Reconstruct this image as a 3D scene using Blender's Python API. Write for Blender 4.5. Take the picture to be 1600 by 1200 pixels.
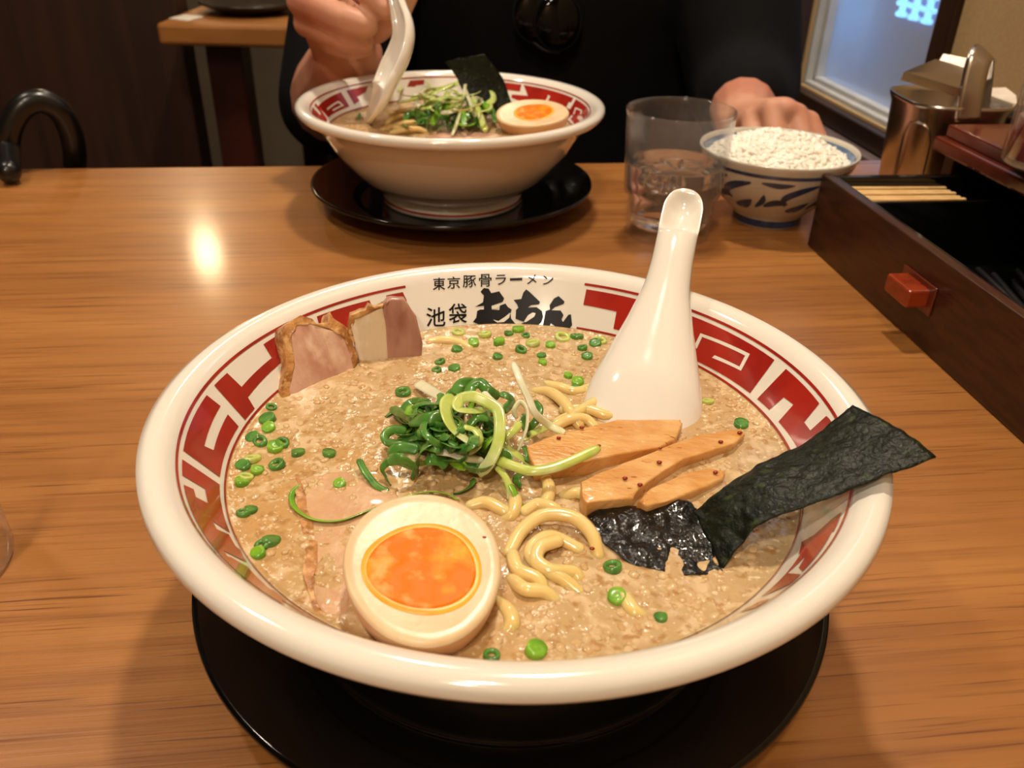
import bpy, bmesh, math, random
from math import sin, cos, pi, radians, sqrt, exp
from mathutils import Vector, Matrix, noise
from mathutils.geometry import tessellate_polygon
V = Vector
random.seed(7)
for o in list(bpy.data.objects): bpy.data.objects.remove(o)
sc = bpy.context.scene
col = sc.collection

# ------------------------------------------------------------------ camera
F_PX, PITCH, ROLL, CAM_H = 1332.56, 0.5365, 0.0256, 0.2136
cp_, sp_ = cos(PITCH), sin(PITCH)
FW = V((0, cp_, -sp_)); r0 = V((1, 0, 0)); u0 = V((0, sp_, cp_))
RT = cos(ROLL) * r0 + sin(ROLL) * u0
UP = -sin(ROLL) * r0 + cos(ROLL) * u0
CAM = V((0, 0, CAM_H))
cd = bpy.data.cameras.new('camera'); cam = bpy.data.objects.new('camera', cd); col.objects.link(cam)
cam.matrix_world = Matrix(((RT.x, UP.x, -FW.x, 0), (RT.y, UP.y, -FW.y, 0), (RT.z, UP.z, -FW.z, CAM_H), (0, 0, 0, 1)))
cd.sensor_fit = 'HORIZONTAL'; cd.sensor_width = 36; cd.lens = 36 * F_PX / 1600
cd.clip_start = 0.01; cd.clip_end = 50
cd.dof.use_dof = True; cd.dof.focus_distance = 0.29; cd.dof.aperture_fstop = 20
sc.camera = cam

def ray(x, y): return FW + (x - 800) / F_PX * RT - (y - 600) / F_PX * UP
def Z(x, y, z):
    d = ray(x, y); return CAM + d * ((z - CAM_H) / d.z)
def Y(x, y, yy):
    d = ray(x, y); return CAM + d * (yy / d.y)
def on_plane(x, y, p, n):
    d = ray(x, y); return CAM + d * ((p - CAM).dot(n) / d.dot(n))

# ------------------------------------------------------------------ world, lights, exposure
sc.view_settings.view_transform = 'Standard'; sc.view_settings.look = 'None'
sc.view_settings.gamma = 1; sc.view_settings.use_curve_mapping = False
sc.view_settings.exposure = 0.0
w = bpy.data.worlds.new('world'); sc.world = w; w.use_nodes = True
w.node_tree.nodes['Background'].inputs[0].default_value = (1.0, 0.85, 0.66, 1)
w.node_tree.nodes['Background'].inputs[1].default_value = 0.17
TH = math.atan(0.123); CT, ST = cos(TH), sin(TH)
def T(u, v, z): return V((u * CT - v * ST, u * ST + v * CT, z))     # table frame
CEIL = 1.65
LAMPS = [  # x, y, z, power
    (0.10, 0.86, CEIL, 18.0), (-0.95, 0.75, CEIL, 7.5), (-0.15, -0.55, CEIL, 11),  # last one: unseen fill lamp added behind the camera for the bowl fronts
    (-0.35, -1.25, CEIL, 13.0), (-0.2, 2.1, CEIL, 6.0)]  # first one: unseen fill lamp added farther back, brightens the rear bowl's front
LAMP_COL = (1.0, 0.87, 0.70)
for (x, y, z, p) in LAMPS:
    l = bpy.data.lights.new('downlight', 'AREA'); l.shape = 'DISK'; l.size = 0.13; l.energy = p; l.color = LAMP_COL
    lo = bpy.data.objects.new('downlight', l); lo.location = (x, y, z - 0.02); col.objects.link(lo)

# ------------------------------------------------------------------ materials
def S(r, g, b):
    f = lambda c: (c / 255 / 12.92) if c / 255 <= .04045 else ((c / 255 + .055) / 1.055) ** 2.4
    return (f(r), f(g), f(b), 1)
MATS = {}
def mat(name, c, rough=.5, c2=None, scale=20, lo=.4, hi=.6, detail=4, stretch=None, bump=0, bscale=None, bdist=.001, coat=0, metal=0,
        sss=0, trans=0, ior=1.45, c3=None, scale3=60, lo3=.5, hi3=.62, spec=.5, emit=None, estr=0, vor=False, sheen=0):
    if name in MATS: return MATS[name]
    m = bpy.data.materials.new(name); m.use_nodes = True; MATS[name] = m
    nt = m.node_tree; N = nt.nodes; L = nt.links; b = N['Principled BSDF']
    b.inputs['Base Color'].default_value = c; b.inputs['Roughness'].default_value = rough
    b.inputs['Metallic'].default_value = metal; b.inputs['Coat Weight'].default_value = coat; b.inputs['Coat Roughness'].default_value = .06
    b.inputs['Transmission Weight'].default_value = trans; b.inputs['IOR'].default_value = ior
    b.inputs['Specular IOR Level'].default_value = spec; b.inputs['Sheen Weight'].default_value = sheen
    if sss:
        b.inputs['Subsurface Weight'].default_value = sss; b.inputs['Subsurface Radius'].default_value = (1, .5, .25); b.inputs['Subsurface Scale'].default_value = .004
    if emit: b.inputs['Emission Color'].default_value = emit; b.inputs['Emission Strength'].default_value = estr
    tc = N.new('ShaderNodeTexCoord'); mp = N.new('ShaderNodeMapping'); L.new(tc.outputs['Object'], mp.inputs[0])
    if stretch: mp.inputs['Scale'].default_value = stretch
    def nz(s, d=detail):
        n = N.new('ShaderNodeTexNoise'); n.inputs['Scale'].default_value = s; n.inputs['Detail'].default_value = d
        L.new(mp.outputs[0], n.inputs['Vector']); return n
    def ramp(src, a, bb):
        r = N.new('ShaderNodeMapRange'); r.inputs[1].default_value = a; r.inputs[2].default_value = bb; L.new(src, r.inputs[0]); return r.outputs[0]
    def mix(f, a, bcol):
        x = N.new('ShaderNodeMix'); x.data_type = 'RGBA'; L.new(f, x.inputs[0])
        if isinstance(a, tuple): x.inputs[6].default_value = a
        else: L.new(a, x.inputs[6])
        x.inputs[7].default_value = bcol; return x.outputs[2]
    cur = c
    if c2: cur = mix(ramp(nz(scale).outputs[0], lo, hi), cur, c2)
    if c3: cur = mix(ramp(nz(scale3).outputs[0], lo3, hi3), cur, c3)
    if not isinstance(cur, tuple): L.new(cur, b.inputs['Base Color'])
    if bump:
        bn = N.new('ShaderNodeBump'); bn.inputs['Strength'].default_value = bump; bn.inputs['Distance'].default_value = bdist
        if vor:
            n = N.new('ShaderNodeTexVoronoi'); n.inputs['Scale'].default_value = bscale; L.new(mp.outputs[0], n.inputs['Vector'])
        else: n = nz(bscale or scale)
        L.new(n.outputs[0], bn.inputs['Height']); L.new(bn.outputs[0], b.inputs['Normal'])
    return m
def thin_glass(name, tint=(1, 1, 1, 1), ior=1.5, extra=.045):
    m = bpy.data.materials.new(name); m.use_nodes = True; nt = m.node_tree; N = nt.nodes; L = nt.links
    N.remove(N['Principled BSDF']); out = N['Material Output']
    tr = N.new('ShaderNodeBsdfTransparent'); tr.inputs[0].default_value = tint
    gl = N.new('ShaderNodeBsdfGlossy'); gl.inputs['Roughness'].default_value = .02
    lw = N.new('ShaderNodeLayerWeight'); lw.inputs['Blend'].default_value = .5
    pw = N.new('ShaderNodeMath'); pw.operation = 'POWER'; pw.inputs[1].default_value = 4; L.new(lw.outputs['Facing'], pw.inputs[0])
    ad = N.new('ShaderNodeMath'); ad.operation = 'ADD'; ad.use_clamp = True; ad.inputs[1].default_value = extra; L.new(pw.outputs[0], ad.inputs[0])
    mx = N.new('ShaderNodeMixShader'); L.new(ad.outputs[0], mx.inputs[0]); L.new(tr.outputs[0], mx.inputs[1]); L.new(gl.outputs[0], mx.inputs[2])
    df = N.new('ShaderNodeBsdfTranslucent'); df.inputs[0].default_value = (.9, .9, .9, 1); m3 = N.new('ShaderNodeMixShader'); m3.inputs[0].default_value = .06
    L.new(mx.outputs[0], m3.inputs[1]); L.new(df.outputs[0], m3.inputs[2]); L.new(m3.outputs[0], out.inputs[0]); return m
def frosted(name, a=.55):
    m = bpy.data.materials.new(name); m.use_nodes = True; nt = m.node_tree; N = nt.nodes; L = nt.links
    N.remove(N['Principled BSDF']); out = N['Material Output']
    tr = N.new('ShaderNodeBsdfTransparent'); tr.inputs[0].default_value = (.95, .97, 1, 1)
    tl = N.new('ShaderNodeBsdfTranslucent'); tl.inputs[0].default_value = (.8, .85, .95, 1)
    mx = N.new('ShaderNodeMixShader'); mx.inputs[0].default_value = a; L.new(tr.outputs[0], mx.inputs[1]); L.new(tl.outputs[0], mx.inputs[2])
    gl = N.new('ShaderNodeBsdfGlossy'); gl.inputs['Roughness'].default_value = .2; m2 = N.new('ShaderNodeMixShader'); m2.inputs[0].default_value = .05
    L.new(mx.outputs[0], m2.inputs[1]); L.new(gl.outputs[0], m2.inputs[2]); L.new(m2.outputs[0], out.inputs[0]); return m

M_porc = mat('porcelain', S(232, 226, 215), .12, coat=.6)
M_red = mat('red_glaze', S(168, 40, 28), .18, c2=S(150, 34, 26), scale=60, coat=.5)
M_ink = mat('black_glaze', S(16, 14, 14), .4, spec=.2)
M_lacq = mat('black_lacquer', S(8, 8, 8), .14, spec=.35, coat=.2)
M_glass = thin_glass('clear_glass')
M_water = mat('water', (1, 1, 1, 1), 0, trans=1, ior=1.33)
M_ice = mat('ice', (1, 1, 1, 1), .08, trans=1, ior=1.31, bump=.5, bscale=120)
M_skin = mat('skin', S(205, 150, 122), .48, c2=S(190, 125, 100), scale=14, sss=.15, bump=.15, bscale=260)
M_shirt = mat('black_cotton', S(17, 17, 19), .85, c2=S(12, 12, 14), scale=6, bump=.3, bscale=900, spec=.15)
M_pants = mat('dark_denim', S(28, 28, 36), .9, bump=.3, bscale=900, spec=.2)
M_hair = mat('black_hair', S(20, 16, 14), .5, bump=.6, bscale=300, stretch=(1, 1, .15))
M_steel = mat('brushed_steel', S(196, 188, 178), .24, metal=1, bump=.05, bscale=300, stretch=(1, 1, 14))
M_darkw = mat('dark_wood', S(52, 30, 18), .42, c2=S(38, 21, 13), scale=9, stretch=(1, 1, .12), bump=.1, bscale=90)
M_boxw = mat('box_wood', S(66, 33, 18), .34, c2=S(48, 24, 14), scale=24, stretch=(14, 1, 14), bump=.12, bscale=60, coat=.15)
M_redlac = mat('red_lacquer', S(98, 40, 26), .22, c2=S(82, 32, 22), scale=20, coat=.5)
M_knob = mat('orange_lacquer', S(150, 58, 26), .25, c2=S(120, 42, 20), scale=60, coat=.4)
M_stickw = mat('pale_chopstick_wood', S(226, 190, 132), .55, c2=S(208, 166, 106), scale=40, stretch=(1, 20, 20))
M_blackp = mat('black_plastic', S(22, 22, 24), .35)
M_rub = mat('black_rubber', S(16, 16, 17), .3, coat=.15)

def wood_table():
    m = bpy.data.materials.new('honey_table_wood'); m.use_nodes = True; nt = m.node_tree; N = nt.nodes; L = nt.links; b = N['Principled BSDF']
    tc = N.new('ShaderNodeTexCoord')
    def nz(scale, st, d=5, dist=0):
        mp = N.new('ShaderNodeMapping'); mp.inputs['Scale'].default_value = st; L.new(tc.outputs['Object'], mp.inputs[0])
        n = N.new('ShaderNodeTexNoise'); n.inputs['Scale'].default_value = scale; n.inputs['Detail'].default_value = d; n.inputs['Distortion'].default_value = dist
        L.new(mp.outputs[0], n.inputs['Vector']); return n.outputs[0]
    def rg(s, a, bb):
        r = N.new('ShaderNodeMapRange'); r.inputs[1].default_value = a; r.inputs[2].default_value = bb; L.new(s, r.inputs[0]); return r.outputs[0]
    def mix(f, a, c):
        x = N.new('ShaderNodeMix'); x.data_type = 'RGBA'; L.new(f, x.inputs[0])
        if isinstance(a, tuple): x.inputs[6].default_value = a
        else: L.new(a, x.inputs[6])
        x.inputs[7].default_value = c; return x.outputs[2]
    c = mix(rg(nz(9, (.5, 3, 1), 6, .6), .35, .68), S(170, 114, 58), S(148, 95, 46))
    c = mix(rg(nz(60, (.10, 3.2, 1), 4), .5, .80), c, S(128, 78, 36))
    c = mix(rg(nz(7, (.10, 9.5, 1), 2, .15), .70, .735), c, S(96, 54, 26))
    c = mix(rg(nz(220, (.09, 4, 1), 3), .58, .75), c, S(104, 58, 26))
    L.new(c, b.inputs['Base Color']); b.inputs['Roughness'].default_value = .36
    b.inputs['Coat Weight'].default_value = .3; b.inputs['Coat Roughness'].default_value = .13
    bn = N.new('ShaderNodeBump'); bn.inputs['Strength'].default_value = .25; bn.inputs['Distance'].default_value = .0004
    L.new(nz(200, (.09, 4, 1), 3), bn.inputs['Height']); L.new(bn.outputs[0], b.inputs['Normal']); return m
M_table = wood_table()

# ------------------------------------------------------------------ object helpers
def origin_of(parent):
    p = parent; o = V((0, 0, 0))
    while p is not None: o = o + V(p.location); p = p.parent
    return o
def tag(o, label=None, cat=None, group=None, kind=None):
    if label: o['label'] = label
    if cat: o['category'] = cat
    if group: o['group'] = group
    if kind: o['kind'] = kind
    return o
def thing(name, label, cat, loc, group=None):
    o = bpy.data.objects.new(name, None); col.objects.link(o); o.location = V(loc); o.empty_display_size = .02
    return tag(o, label, cat, group)
def mk(name, vf, m, parent=None, smooth=True, loc=None):
    vs, fs = vf
    if parent is not None: org = origin_of(parent)
    elif loc is not None: org = V(loc)
    else:
        xs = [v[0] for v in vs]; ys = [v[1] for v in vs]; zs = [v[2] for v in vs]
        org = V(((min(xs) + max(xs)) / 2, (min(ys) + max(ys)) / 2, min(zs)))
    me = bpy.data.meshes.new(name)
    me.from_pydata([(v[0] - org.x, v[1] - org.y, v[2] - org.z) for v in vs], [], [tuple(f) for f in fs])
    bm = bmesh.new(); bm.from_mesh(me); bmesh.ops.recalc_face_normals(bm, faces=bm.faces); bm.to_mesh(me); bm.free()
    if smooth:
        for p in me.polygons: p.use_smooth = True
    me.materials.append(m)
    o = bpy.data.objects.new(name, me); col.objects.link(o)
    if parent is not None: o.parent = parent
    else: o.location = org
    return o
def autosmooth(o, ang=40):
    me = o.data; bm = bmesh.new(); bm.from_mesh(me)
    for e in bm.edges:
        if len(e.link_faces) == 2 and e.calc_face_angle(0) > radians(ang): e.smooth = False
    bm.to_mesh(me); bm.free(); return o
def merge(*vfs):
    vs, fs = [], []
    for v, f in vfs:
        k = len(vs); vs += list(v); fs += [[i + k for i in q] for q in f]
    return vs, fs
def lathe(prof, c, n=96, closed=False, sx=1, sy=1, power=None):
    vs, fs = [], []; k = len(prof)
    for i in range(n):
        a = 2 * pi * i / n; ca, sa = cos(a), sin(a)
        if power:
            q = (abs(ca) ** power + abs(sa) ** power) ** (-1 / power); ca *= q; sa *= q
        for (r, z) in prof: vs.append(V((c[0] + r * ca * sx, c[1] + r * sa * sy, c[2] + z)))
    for i in range(n):
        j = (i + 1) % n
        for t in range(k if closed else k - 1):
            t2 = (t + 1) % k; fs.append([i * k + t, j * k + t, j * k + t2, i * k + t2])
    if not closed:
        if prof[0][0] > 1e-6: fs.append([i * k for i in range(n)])
        if prof[-1][0] > 1e-6: fs.append([i * k + k - 1 for i in range(n)])
    return vs, fs
def cr(pts, k=6):
    pts = [V(p) for p in pts]
    if len(pts) < 3: return [pts[0].lerp(pts[-1], i / k) for i in range(k + 1)]
    P = [pts[0] * 2 - pts[1]] + pts + [pts[-1] * 2 - pts[-2]]; out = []
    for i in range(1, len(P) - 2):
        a, b, c, d = P[i - 1:i + 3]
        for j in range(k):
            t = j / k
            out.append(.5 * ((2 * b) + (c - a) * t + (2 * a - 5 * b + 4 * c - d) * t * t + (3 * b - a - 3 * c + d) * t ** 3))
    out.append(pts[-1].copy()); return out
def lerp_list(L, t):
    x = t * (len(L) - 1); i = min(int(x), len(L) - 2); return L[i] + (L[i + 1] - L[i]) * (x - i)
def frames(p, n0=V((0, 0, 1))):
    T_ = []
    for i in range(len(p)):
        d = p[min(i + 1, len(p) - 1)] - p[max(i - 1, 0)]
        T_.append(d.normalized() if d.length > 1e-9 else V((1, 0, 0)))
    n = n0 - T_[0] * n0.dot(T_[0])
    if n.length < 1e-4: n = V((1, 0, 0)) - T_[0] * T_[0].x
    n.normalize(); out = []
    for t in T_:
        n = n - t * n.dot(t); n.normalize(); out.append((t, n.copy(), t.cross(n)))
    return out
def tube(pts, rad, n=10, k=6, flat=1.0, n0=V((0, 0, 1)), cap=True):
    p = cr(pts, k); fr = frames(p, n0); vs, fs = [], []
    rl = rad if isinstance(rad, (list, tuple)) else [rad, rad]
    q = []
    for i, c in enumerate(p):
        r = lerp_list(rl, i / (len(p) - 1)); q.append((c, fr[i], r))
    if cap:   # rounded ends
        c, f, r = q[0]; q = [(c - f[0] * r * .8, f, r * .25), (c - f[0] * r * .5, f, r * .8)] + q
        c, f, r = q[-1]; q = q + [(c + f[0] * r * .5, f, r * .8), (c + f[0] * r * .8, f, r * .25)]
    for c, (t, nn, b), r in q:
        for j in range(n):
            a = 2 * pi * j / n; vs.append(c + nn * (r * flat * sin(a)) + b * (r * cos(a)))
    for i in range(len(q) - 1):
        for j in range(n):
            j2 = (j + 1) % n; fs.append([i * n + j, i * n + j2, (i + 1) * n + j2, (i + 1) * n + j])
    fs.append(list(range(n))); fs.append([(len(q) - 1) * n + j for j in range(n)])
    return vs, fs
def ribbon(pts, width, thick=.0005, curl=.35, n0=V((0, -.4, 1)), k=6, twist=0, taper=True):
    p = cr(pts, k); fr = frames(p, n0); vs, fs = [], []; m = 5; N_ = len(p)
    for i, c in enumerate(p):
        t, n, b = fr[i]; s = i / (N_ - 1)
        a = twist * s; n, b = n * cos(a) + b * sin(a), b * cos(a) - n * sin(a)
        wd = width * (min(1, .55 + 9 * s) * min(1, .55 + 9 * (1 - s)) if taper else 1) / 2
        top = []; bot = []
        for j in range(m):
            x = -1 + 2 * j / (m - 1)
            base = c + b * (wd * x) - n * (curl * wd * x * x)
            tt = thick * (1 - .6 * x * x) / 2
            top.append(base + n * tt); bot.append(base - n * tt)
        vs += top + bot[::-1]
    K = 2 * m
    for i in range(N_ - 1):
        for j in range(K):
            j2 = (j + 1) % K; fs.append([i * K + j, i * K + j2, (i + 1) * K + j2, (i + 1) * K + j])
    fs.append(list(range(K))); fs.append([(N_ - 1) * K + j for j in range(K)])
    return vs, fs
def bm_out(bm):
    bm.verts.ensure_lookup_table(); bm.verts.index_update()
    r = [v.co.copy() for v in bm.verts], [[v.index for v in f.verts] for f in bm.faces]; bm.free(); return r
def box(x0, x1, y0, y1, z0, z1, bev=.0, seg=2, fr=None):
    bm = bmesh.new(); vs = [bm.verts.new((x, y, z)) for x in (x0, x1) for y in (y0, y1) for z in (z0, z1)]
    for f in ((0, 1, 3, 2), (4, 6, 7, 5), (0, 4, 5, 1), (2, 3, 7, 6), (0, 2, 6, 4), (1, 5, 7, 3)): bm.faces.new([vs[i] for i in f])
    bmesh.ops.recalc_face_normals(bm, faces=bm.faces)
    if bev: bmesh.ops.bevel(bm, geom=list(bm.edges), offset=bev, segments=seg, affect='EDGES', profile=.5)
    v, f = bm_out(bm)
    if fr: v = [fr(*q) for q in v]
    return v, f
def tbox(u0, u1, v0, v1, z0, z1, bev=.0015): return box(u0, u1, v0, v1, z0, z1, bev, fr=T)
def slab(poly, nrm, thick, bev=.001, jig=0, sub=2, seg=3):
    """closed solid: poly (3D points) is the top face, goes thick along -nrm"""
    nrm = V(nrm).normalized(); bm = bmesh.new()
    # densify the outline
    P = []
    for i in range(len(poly)):
        a, b = V(poly[i]), V(poly[(i + 1) % len(poly)])
        for j in range(sub): P.append(a.lerp(b, j / sub) + (noise.noise_vector(a.lerp(b, j / sub) * 900) * jig if jig else V((0, 0, 0))))
    top = [bm.verts.new(p) for p in P]; f = bm.faces.new(top); f.normal_update()
    ex = bmesh.ops.extrude_face_region(bm, geom=[f])
    bmesh.ops.translate(bm, vec=-nrm * thick, verts=[v for v in ex['geom'] if isinstance(v, bmesh.types.BMVert)])
    bmesh.ops.recalc_face_normals(bm, faces=bm.faces)
    ed = [e for e in bm.edges if any(len(q.verts) > 4 for q in e.link_faces)]
    if bev: bmesh.ops.bevel(bm, geom=ed, offset=bev, segments=seg, affect='EDGES', profile=.5, clamp_overlap=True)
    bm.normal_update(); bmesh.ops.triangulate(bm, faces=[q for q in bm.faces if len(q.verts) > 4])
    bm.normal_update()
    return bm_out(bm)
def ball(c, rx, ry=None, rz=None, nu=16, nv=10, rot=None, lump=0, lscale=200):
    ry = ry or rx; rz = rz or rx; vs, fs = [], []; c = V(c)
    for i in range(nv + 1):
        ph = pi * i / nv
        for j in range(nu):
            a = 2 * pi * j / nu; p = V((rx * sin(ph) * cos(a), ry * sin(ph) * sin(a), rz * cos(ph)))
            if lump: p *= 1 + lump * noise.noise((p + c) * lscale)
            if rot: p = rot @ p
            vs.append(c + p)
    for i in range(nv):
        for j in range(nu):
            j2 = (j + 1) % nu; fs.append([i * nu + j, (i + 1) * nu + j, (i + 1) * nu + j2, i * nu + j2])
    return vs, fs
def weld(o, d=1e-6):
    bm = bmesh.new(); bm.from_mesh(o.data); bmesh.ops.remove_doubles(bm, verts=bm.verts, dist=d); bmesh.ops.recalc_face_normals(bm, faces=bm.faces)
    bm.to_mesh(o.data); bm.free(); return o
def clone(o, loc, rotz=0, label=None, parent=None):
    c = o.copy(); col.objects.link(c); c.location = loc; c.rotation_euler = (0, 0, rotz)
    if label: c['label'] = label
    return c

# ================================================================== setting
FLOOR = -.72
M_floor = mat('dark_floor_tile', S(48, 34, 26), .4, c2=S(36, 26, 20), scale=3)
M_ceil = mat('ceiling_paint', S(190, 165, 130), .8, c2=S(182, 156, 122), scale=2)
M_beige = mat('beige_wallpaper', S(186, 156, 112), .8, c2=S(180, 150, 106), scale=300, bump=.2, bscale=500)
M_back = mat('brown_panel', S(58, 34, 24), .55, c2=S(46, 27, 19), scale=6, stretch=(6, 1, .4), bump=.1, bscale=60)
M_grey = mat('grey_beige_wall', S(120, 104, 84), .8, c2=S(112, 96, 78), scale=4)
M_wht = mat('white_window_frame', S(196, 196, 194), .4, c2=S(188, 188, 188), scale=30)
tag(mk('floor', box(-3.2, 1.5, -1.6, 4.6, FLOOR - .05, FLOOR), M_floor, smooth=False), kind='structure')
tag(mk('ceiling', box(-3.2, 1.5, -1.6, 4.6, CEIL, CEIL + .05), M_ceil, smooth=False), kind='structure')
tag(mk('wall_back', box(-3.2, 1.5, 4.55, 4.6, FLOOR, CEIL), M_grey, smooth=False), kind='structure')
tag(mk('wall_left', box(-3.2, -3.15, -1.6, 4.6, FLOOR, CEIL), M_back, smooth=False), kind='structure')
tag(mk('wall_front', box(-3.2, 1.5, -1.6, -1.55, FLOOR, CEIL), M_beige, smooth=False), kind='structure')
UW = .5085
WB, WT = -.012, .95      # window opening bottom and top
V0, V1 = .830, 1.118     # window opening from / to (table frame v)
tag(mk('wall_right', merge(tbox(UW, UW + .08, -1.6, V0, FLOOR, CEIL, 0), tbox(UW, UW + .08, V0, V1, FLOOR, WB, 0),
    tbox(UW, UW + .08, V0, V1, WT, CEIL, 0), tbox(UW, UW + .08, V1, 4.3, FLOOR, CEIL, 0)), M_beige, smooth=False), kind='structure')
# window with frame, pane and sill
win = tag(bpy.data.objects.new('window_1', None), kind='structure'); col.objects.link(win); win.location = T(UW, (V0 + V1) / 2, WB)
mk('jamb', tbox(UW - .008, UW + .07, V0 - .028, V0, WB - .01, WT, .002), M_darkw, win, False)
mk('inner_frame', merge(tbox(UW + .012, UW + .04, V0, V1, WB, WB + .012), tbox(UW + .012, UW + .04, V1 - .018, V1, WB, WT)), M_wht, win, False)
mk('sash', merge(tbox(UW + .004, UW + .014, V0, V1 - .0, WB - .002, WB + .006), tbox(UW + .004, UW + .014, V1 - .008, V1, WB, WT)), M_wht, win, False)
mk('pane', tbox(UW + .022, UW + .026, V0, V1 - .016, WB + .01, WT, 0), frosted('frosted_glass', .5), win, False)
tag(mk('trim_1', tbox(UW - .012, UW + .02, V0 - .03, V1 + .03, WB - .024, WB - .003), M_darkw, smooth=False), kind='structure')
M_ledge = mat('ledge_grey_wood', S(120, 104, 104), .25, coat=.3)
tag(mk('trim_2', tbox(UW - .024, UW - .002, .77, V1 + .05, WB - .052, WB - .026), M_ledge, smooth=False), kind='structure')
tag(mk('trim_3', tbox(UW - .032, UW - .002, .77, V1 + .05, WB - .20, WB - .054), M_darkw, smooth=False), kind='structure')
tag(mk('trim_4', tbox(UW - .03, UW + .01, V1 + .004, V1 + .30, FLOOR, CEIL), M_back, smooth=False), kind='structure')
# outside: grey street front, lit sign
tag(mk('wall_outside', tbox(UW + .55, UW + .6, .2, 2.6, FLOOR, CEIL, 0), mat('street_concrete', S(196, 194, 200), .8, c2=S(180, 180, 190), scale=4), smooth=False), kind='structure')
sl = bpy.data.lights.new('street_light', 'AREA'); sl.shape = 'RECTANGLE'; sl.size = .4; sl.size_y = .9; sl.energy = 6.5; sl.color = (.97, .94, 1.0)
so = bpy.data.objects.new('street_light', sl); so.location = T(UW + .32, .95, 1.1); so.rotation_euler = (0, radians(18), TH); col.objects.link(so)
sign = thing('shop_sign', 'glowing pale blue shop sign outside the frosted window', 'sign', on_plane(1432, 8, T(UW + .10, 0, 0), T(1, 0, 0)))
M_neon = mat('neon_blue', S(120, 190, 255), .5, emit=S(120, 200, 255), estr=6)
sb = sign.location
def nb(du, dv, dz, su, sv, sz):
    c = V(sb); R = lambda u, v, z: c + T(u, v, z)
    return box(du - su, du + su, dv - sv, dv + sv, dz - sz, dz + sz, .002, fr=R)
for k in range(3):
    dv = .03 - .03 * k
    mk('sign_letter', merge(nb(0, dv, .012, .004, .011, .003), nb(0, dv, -.002, .004, .012, .003), nb(0, dv, -.014, .004, .009, .003), nb(0, dv, -.001, .004, .003, .016)), M_neon, sign, False)
mk('sign_board', nb(.012, 0, 0, .006, .055, .03), mat('sign_board', S(60, 80, 120), .5), sign, False)

# background left: partition, further table with plate, benches
tag(mk('partition', box(-3.1, -.60, 1.60, 1.66, FLOOR, .34, .004), M_back, smooth=False), 'dark brown wooden partition behind the far edge of the table', 'partition')
ot = thing('dining_table', 'honey wood table standing beyond the dark partition', 'table', (-.1, 2.0, FLOOR))
mk('tabletop', box(-.585, .20, 1.46, 2.2, -.034, 0, .006), mat('far_table_wood', S(176, 118, 60), .4, c2=S(150, 96, 46), scale=9, stretch=(.5, 4, 1)), ot, False)
for (x, y) in ((-.50, 1.54), (.13, 1.54), (-.50, 2.12), (.13, 2.12)):
    mk('leg', box(x - .03, x + .03, y - .03, y + .03, FLOOR, -.034, .004), mat('mahogany_leg', S(62, 24, 16), .4, c2=S(48, 19, 13), scale=9), ot, False)
M_dkbowl = mat('dark_bowl', S(30, 24, 22), .25)
mk_ = mk('serving_plate', lathe([(.0, 0), (.05, 0), (.055, .004), (.085, .016), (.086, .019), (.05, .007), (0, .006)], (-.47, 1.60, 0), 48), M_dkbowl)
tag(mk_, 'dark plate lying on the further table', 'plate')
nap = mk('paper_napkin', slab([(-.578, 1.50, .002), (-.54, 1.485, .002), (-.53, 1.53, .002), (-.568, 1.55, .002)], (0, 0, 1), .002, .0004), mat('paper_white', S(225, 215, 200), .7, c2=S(218, 208, 192), scale=40))
tag(nap, 'white paper napkin beside the dark plate on the further table', 'napkin')
fb = thing('dining_chair', 'mahogany chair with grey padded back under the further table', 'chair', (-.30, 2.42, FLOOR))
mk('backrest', box(-.50, -.12, 2.60, 2.63, -.2, .12, .01), M_grey, fb)
mk('seat', box(-.50, -.12, 2.24, 2.62, -.30, -.26, .01), mat('grey_cushion', S(92, 82, 66), .8, c2=S(84, 74, 60), scale=20), fb)
for (x, y) in ((-.48, 2.26), (-.14, 2.26), (-.48, 2.61), (-.14, 2.61)):
    mk('leg', box(x - .016, x + .016, y - .016, y + .016, FLOOR, -.30 if y < 2.5 else .14, .004), MATS['mahogany_leg'], fb, False)
mk('screen', box(-1.2, .08, 2.95, 3.0, FLOOR, .2, .004), mat('pale_screen', S(112, 98, 78), .8, c2=S(98, 86, 70), scale=3), None, False)
tag(bpy.data.objects['screen'], 'low pale screen standing behind the further table', 'screen')

# ceiling lamps, including the two added fill lamps behind the camera
for i, (x, y, z, p) in enumerate(LAMPS):
    t = thing('ceiling_lamp', 'round recessed ceiling lamp with warm bulb', 'lamp', (x, y, z), 'warm ceiling lamps')
    mk('housing', lathe([(.072, -.016), (.085, -.016), (.09, 0), (.072, 0)], (x, y, z), 32, closed=True), mat('lamp_housing', S(200, 190, 175), .4), t)
    mk('diffuser', lathe([(0, -.006), (.071, -.006), (.071, -.002), (0, -.002)], (x, y, z), 32), mat('lamp_glow', S(255, 225, 180), .5, emit=(1, .78, .5, 1), estr=12), t)
pl = thing('pendant_lamp', 'warm globe pendant lamp hanging over the further seats', 'lamp', (-1.32, 3.41, 1.10))
mk('globe', ball((-1.32, 3.41, 1.2), .055, nu=24, nv=16), mat('globe_glow', S(255, 220, 170), .5, emit=(1, .74, .44, 1), estr=120), pl)
mk('cord', tube([(-1.32, 3.41, 1.25), (-1.32, 3.41, CEIL)], .004), M_blackp, pl)

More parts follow.
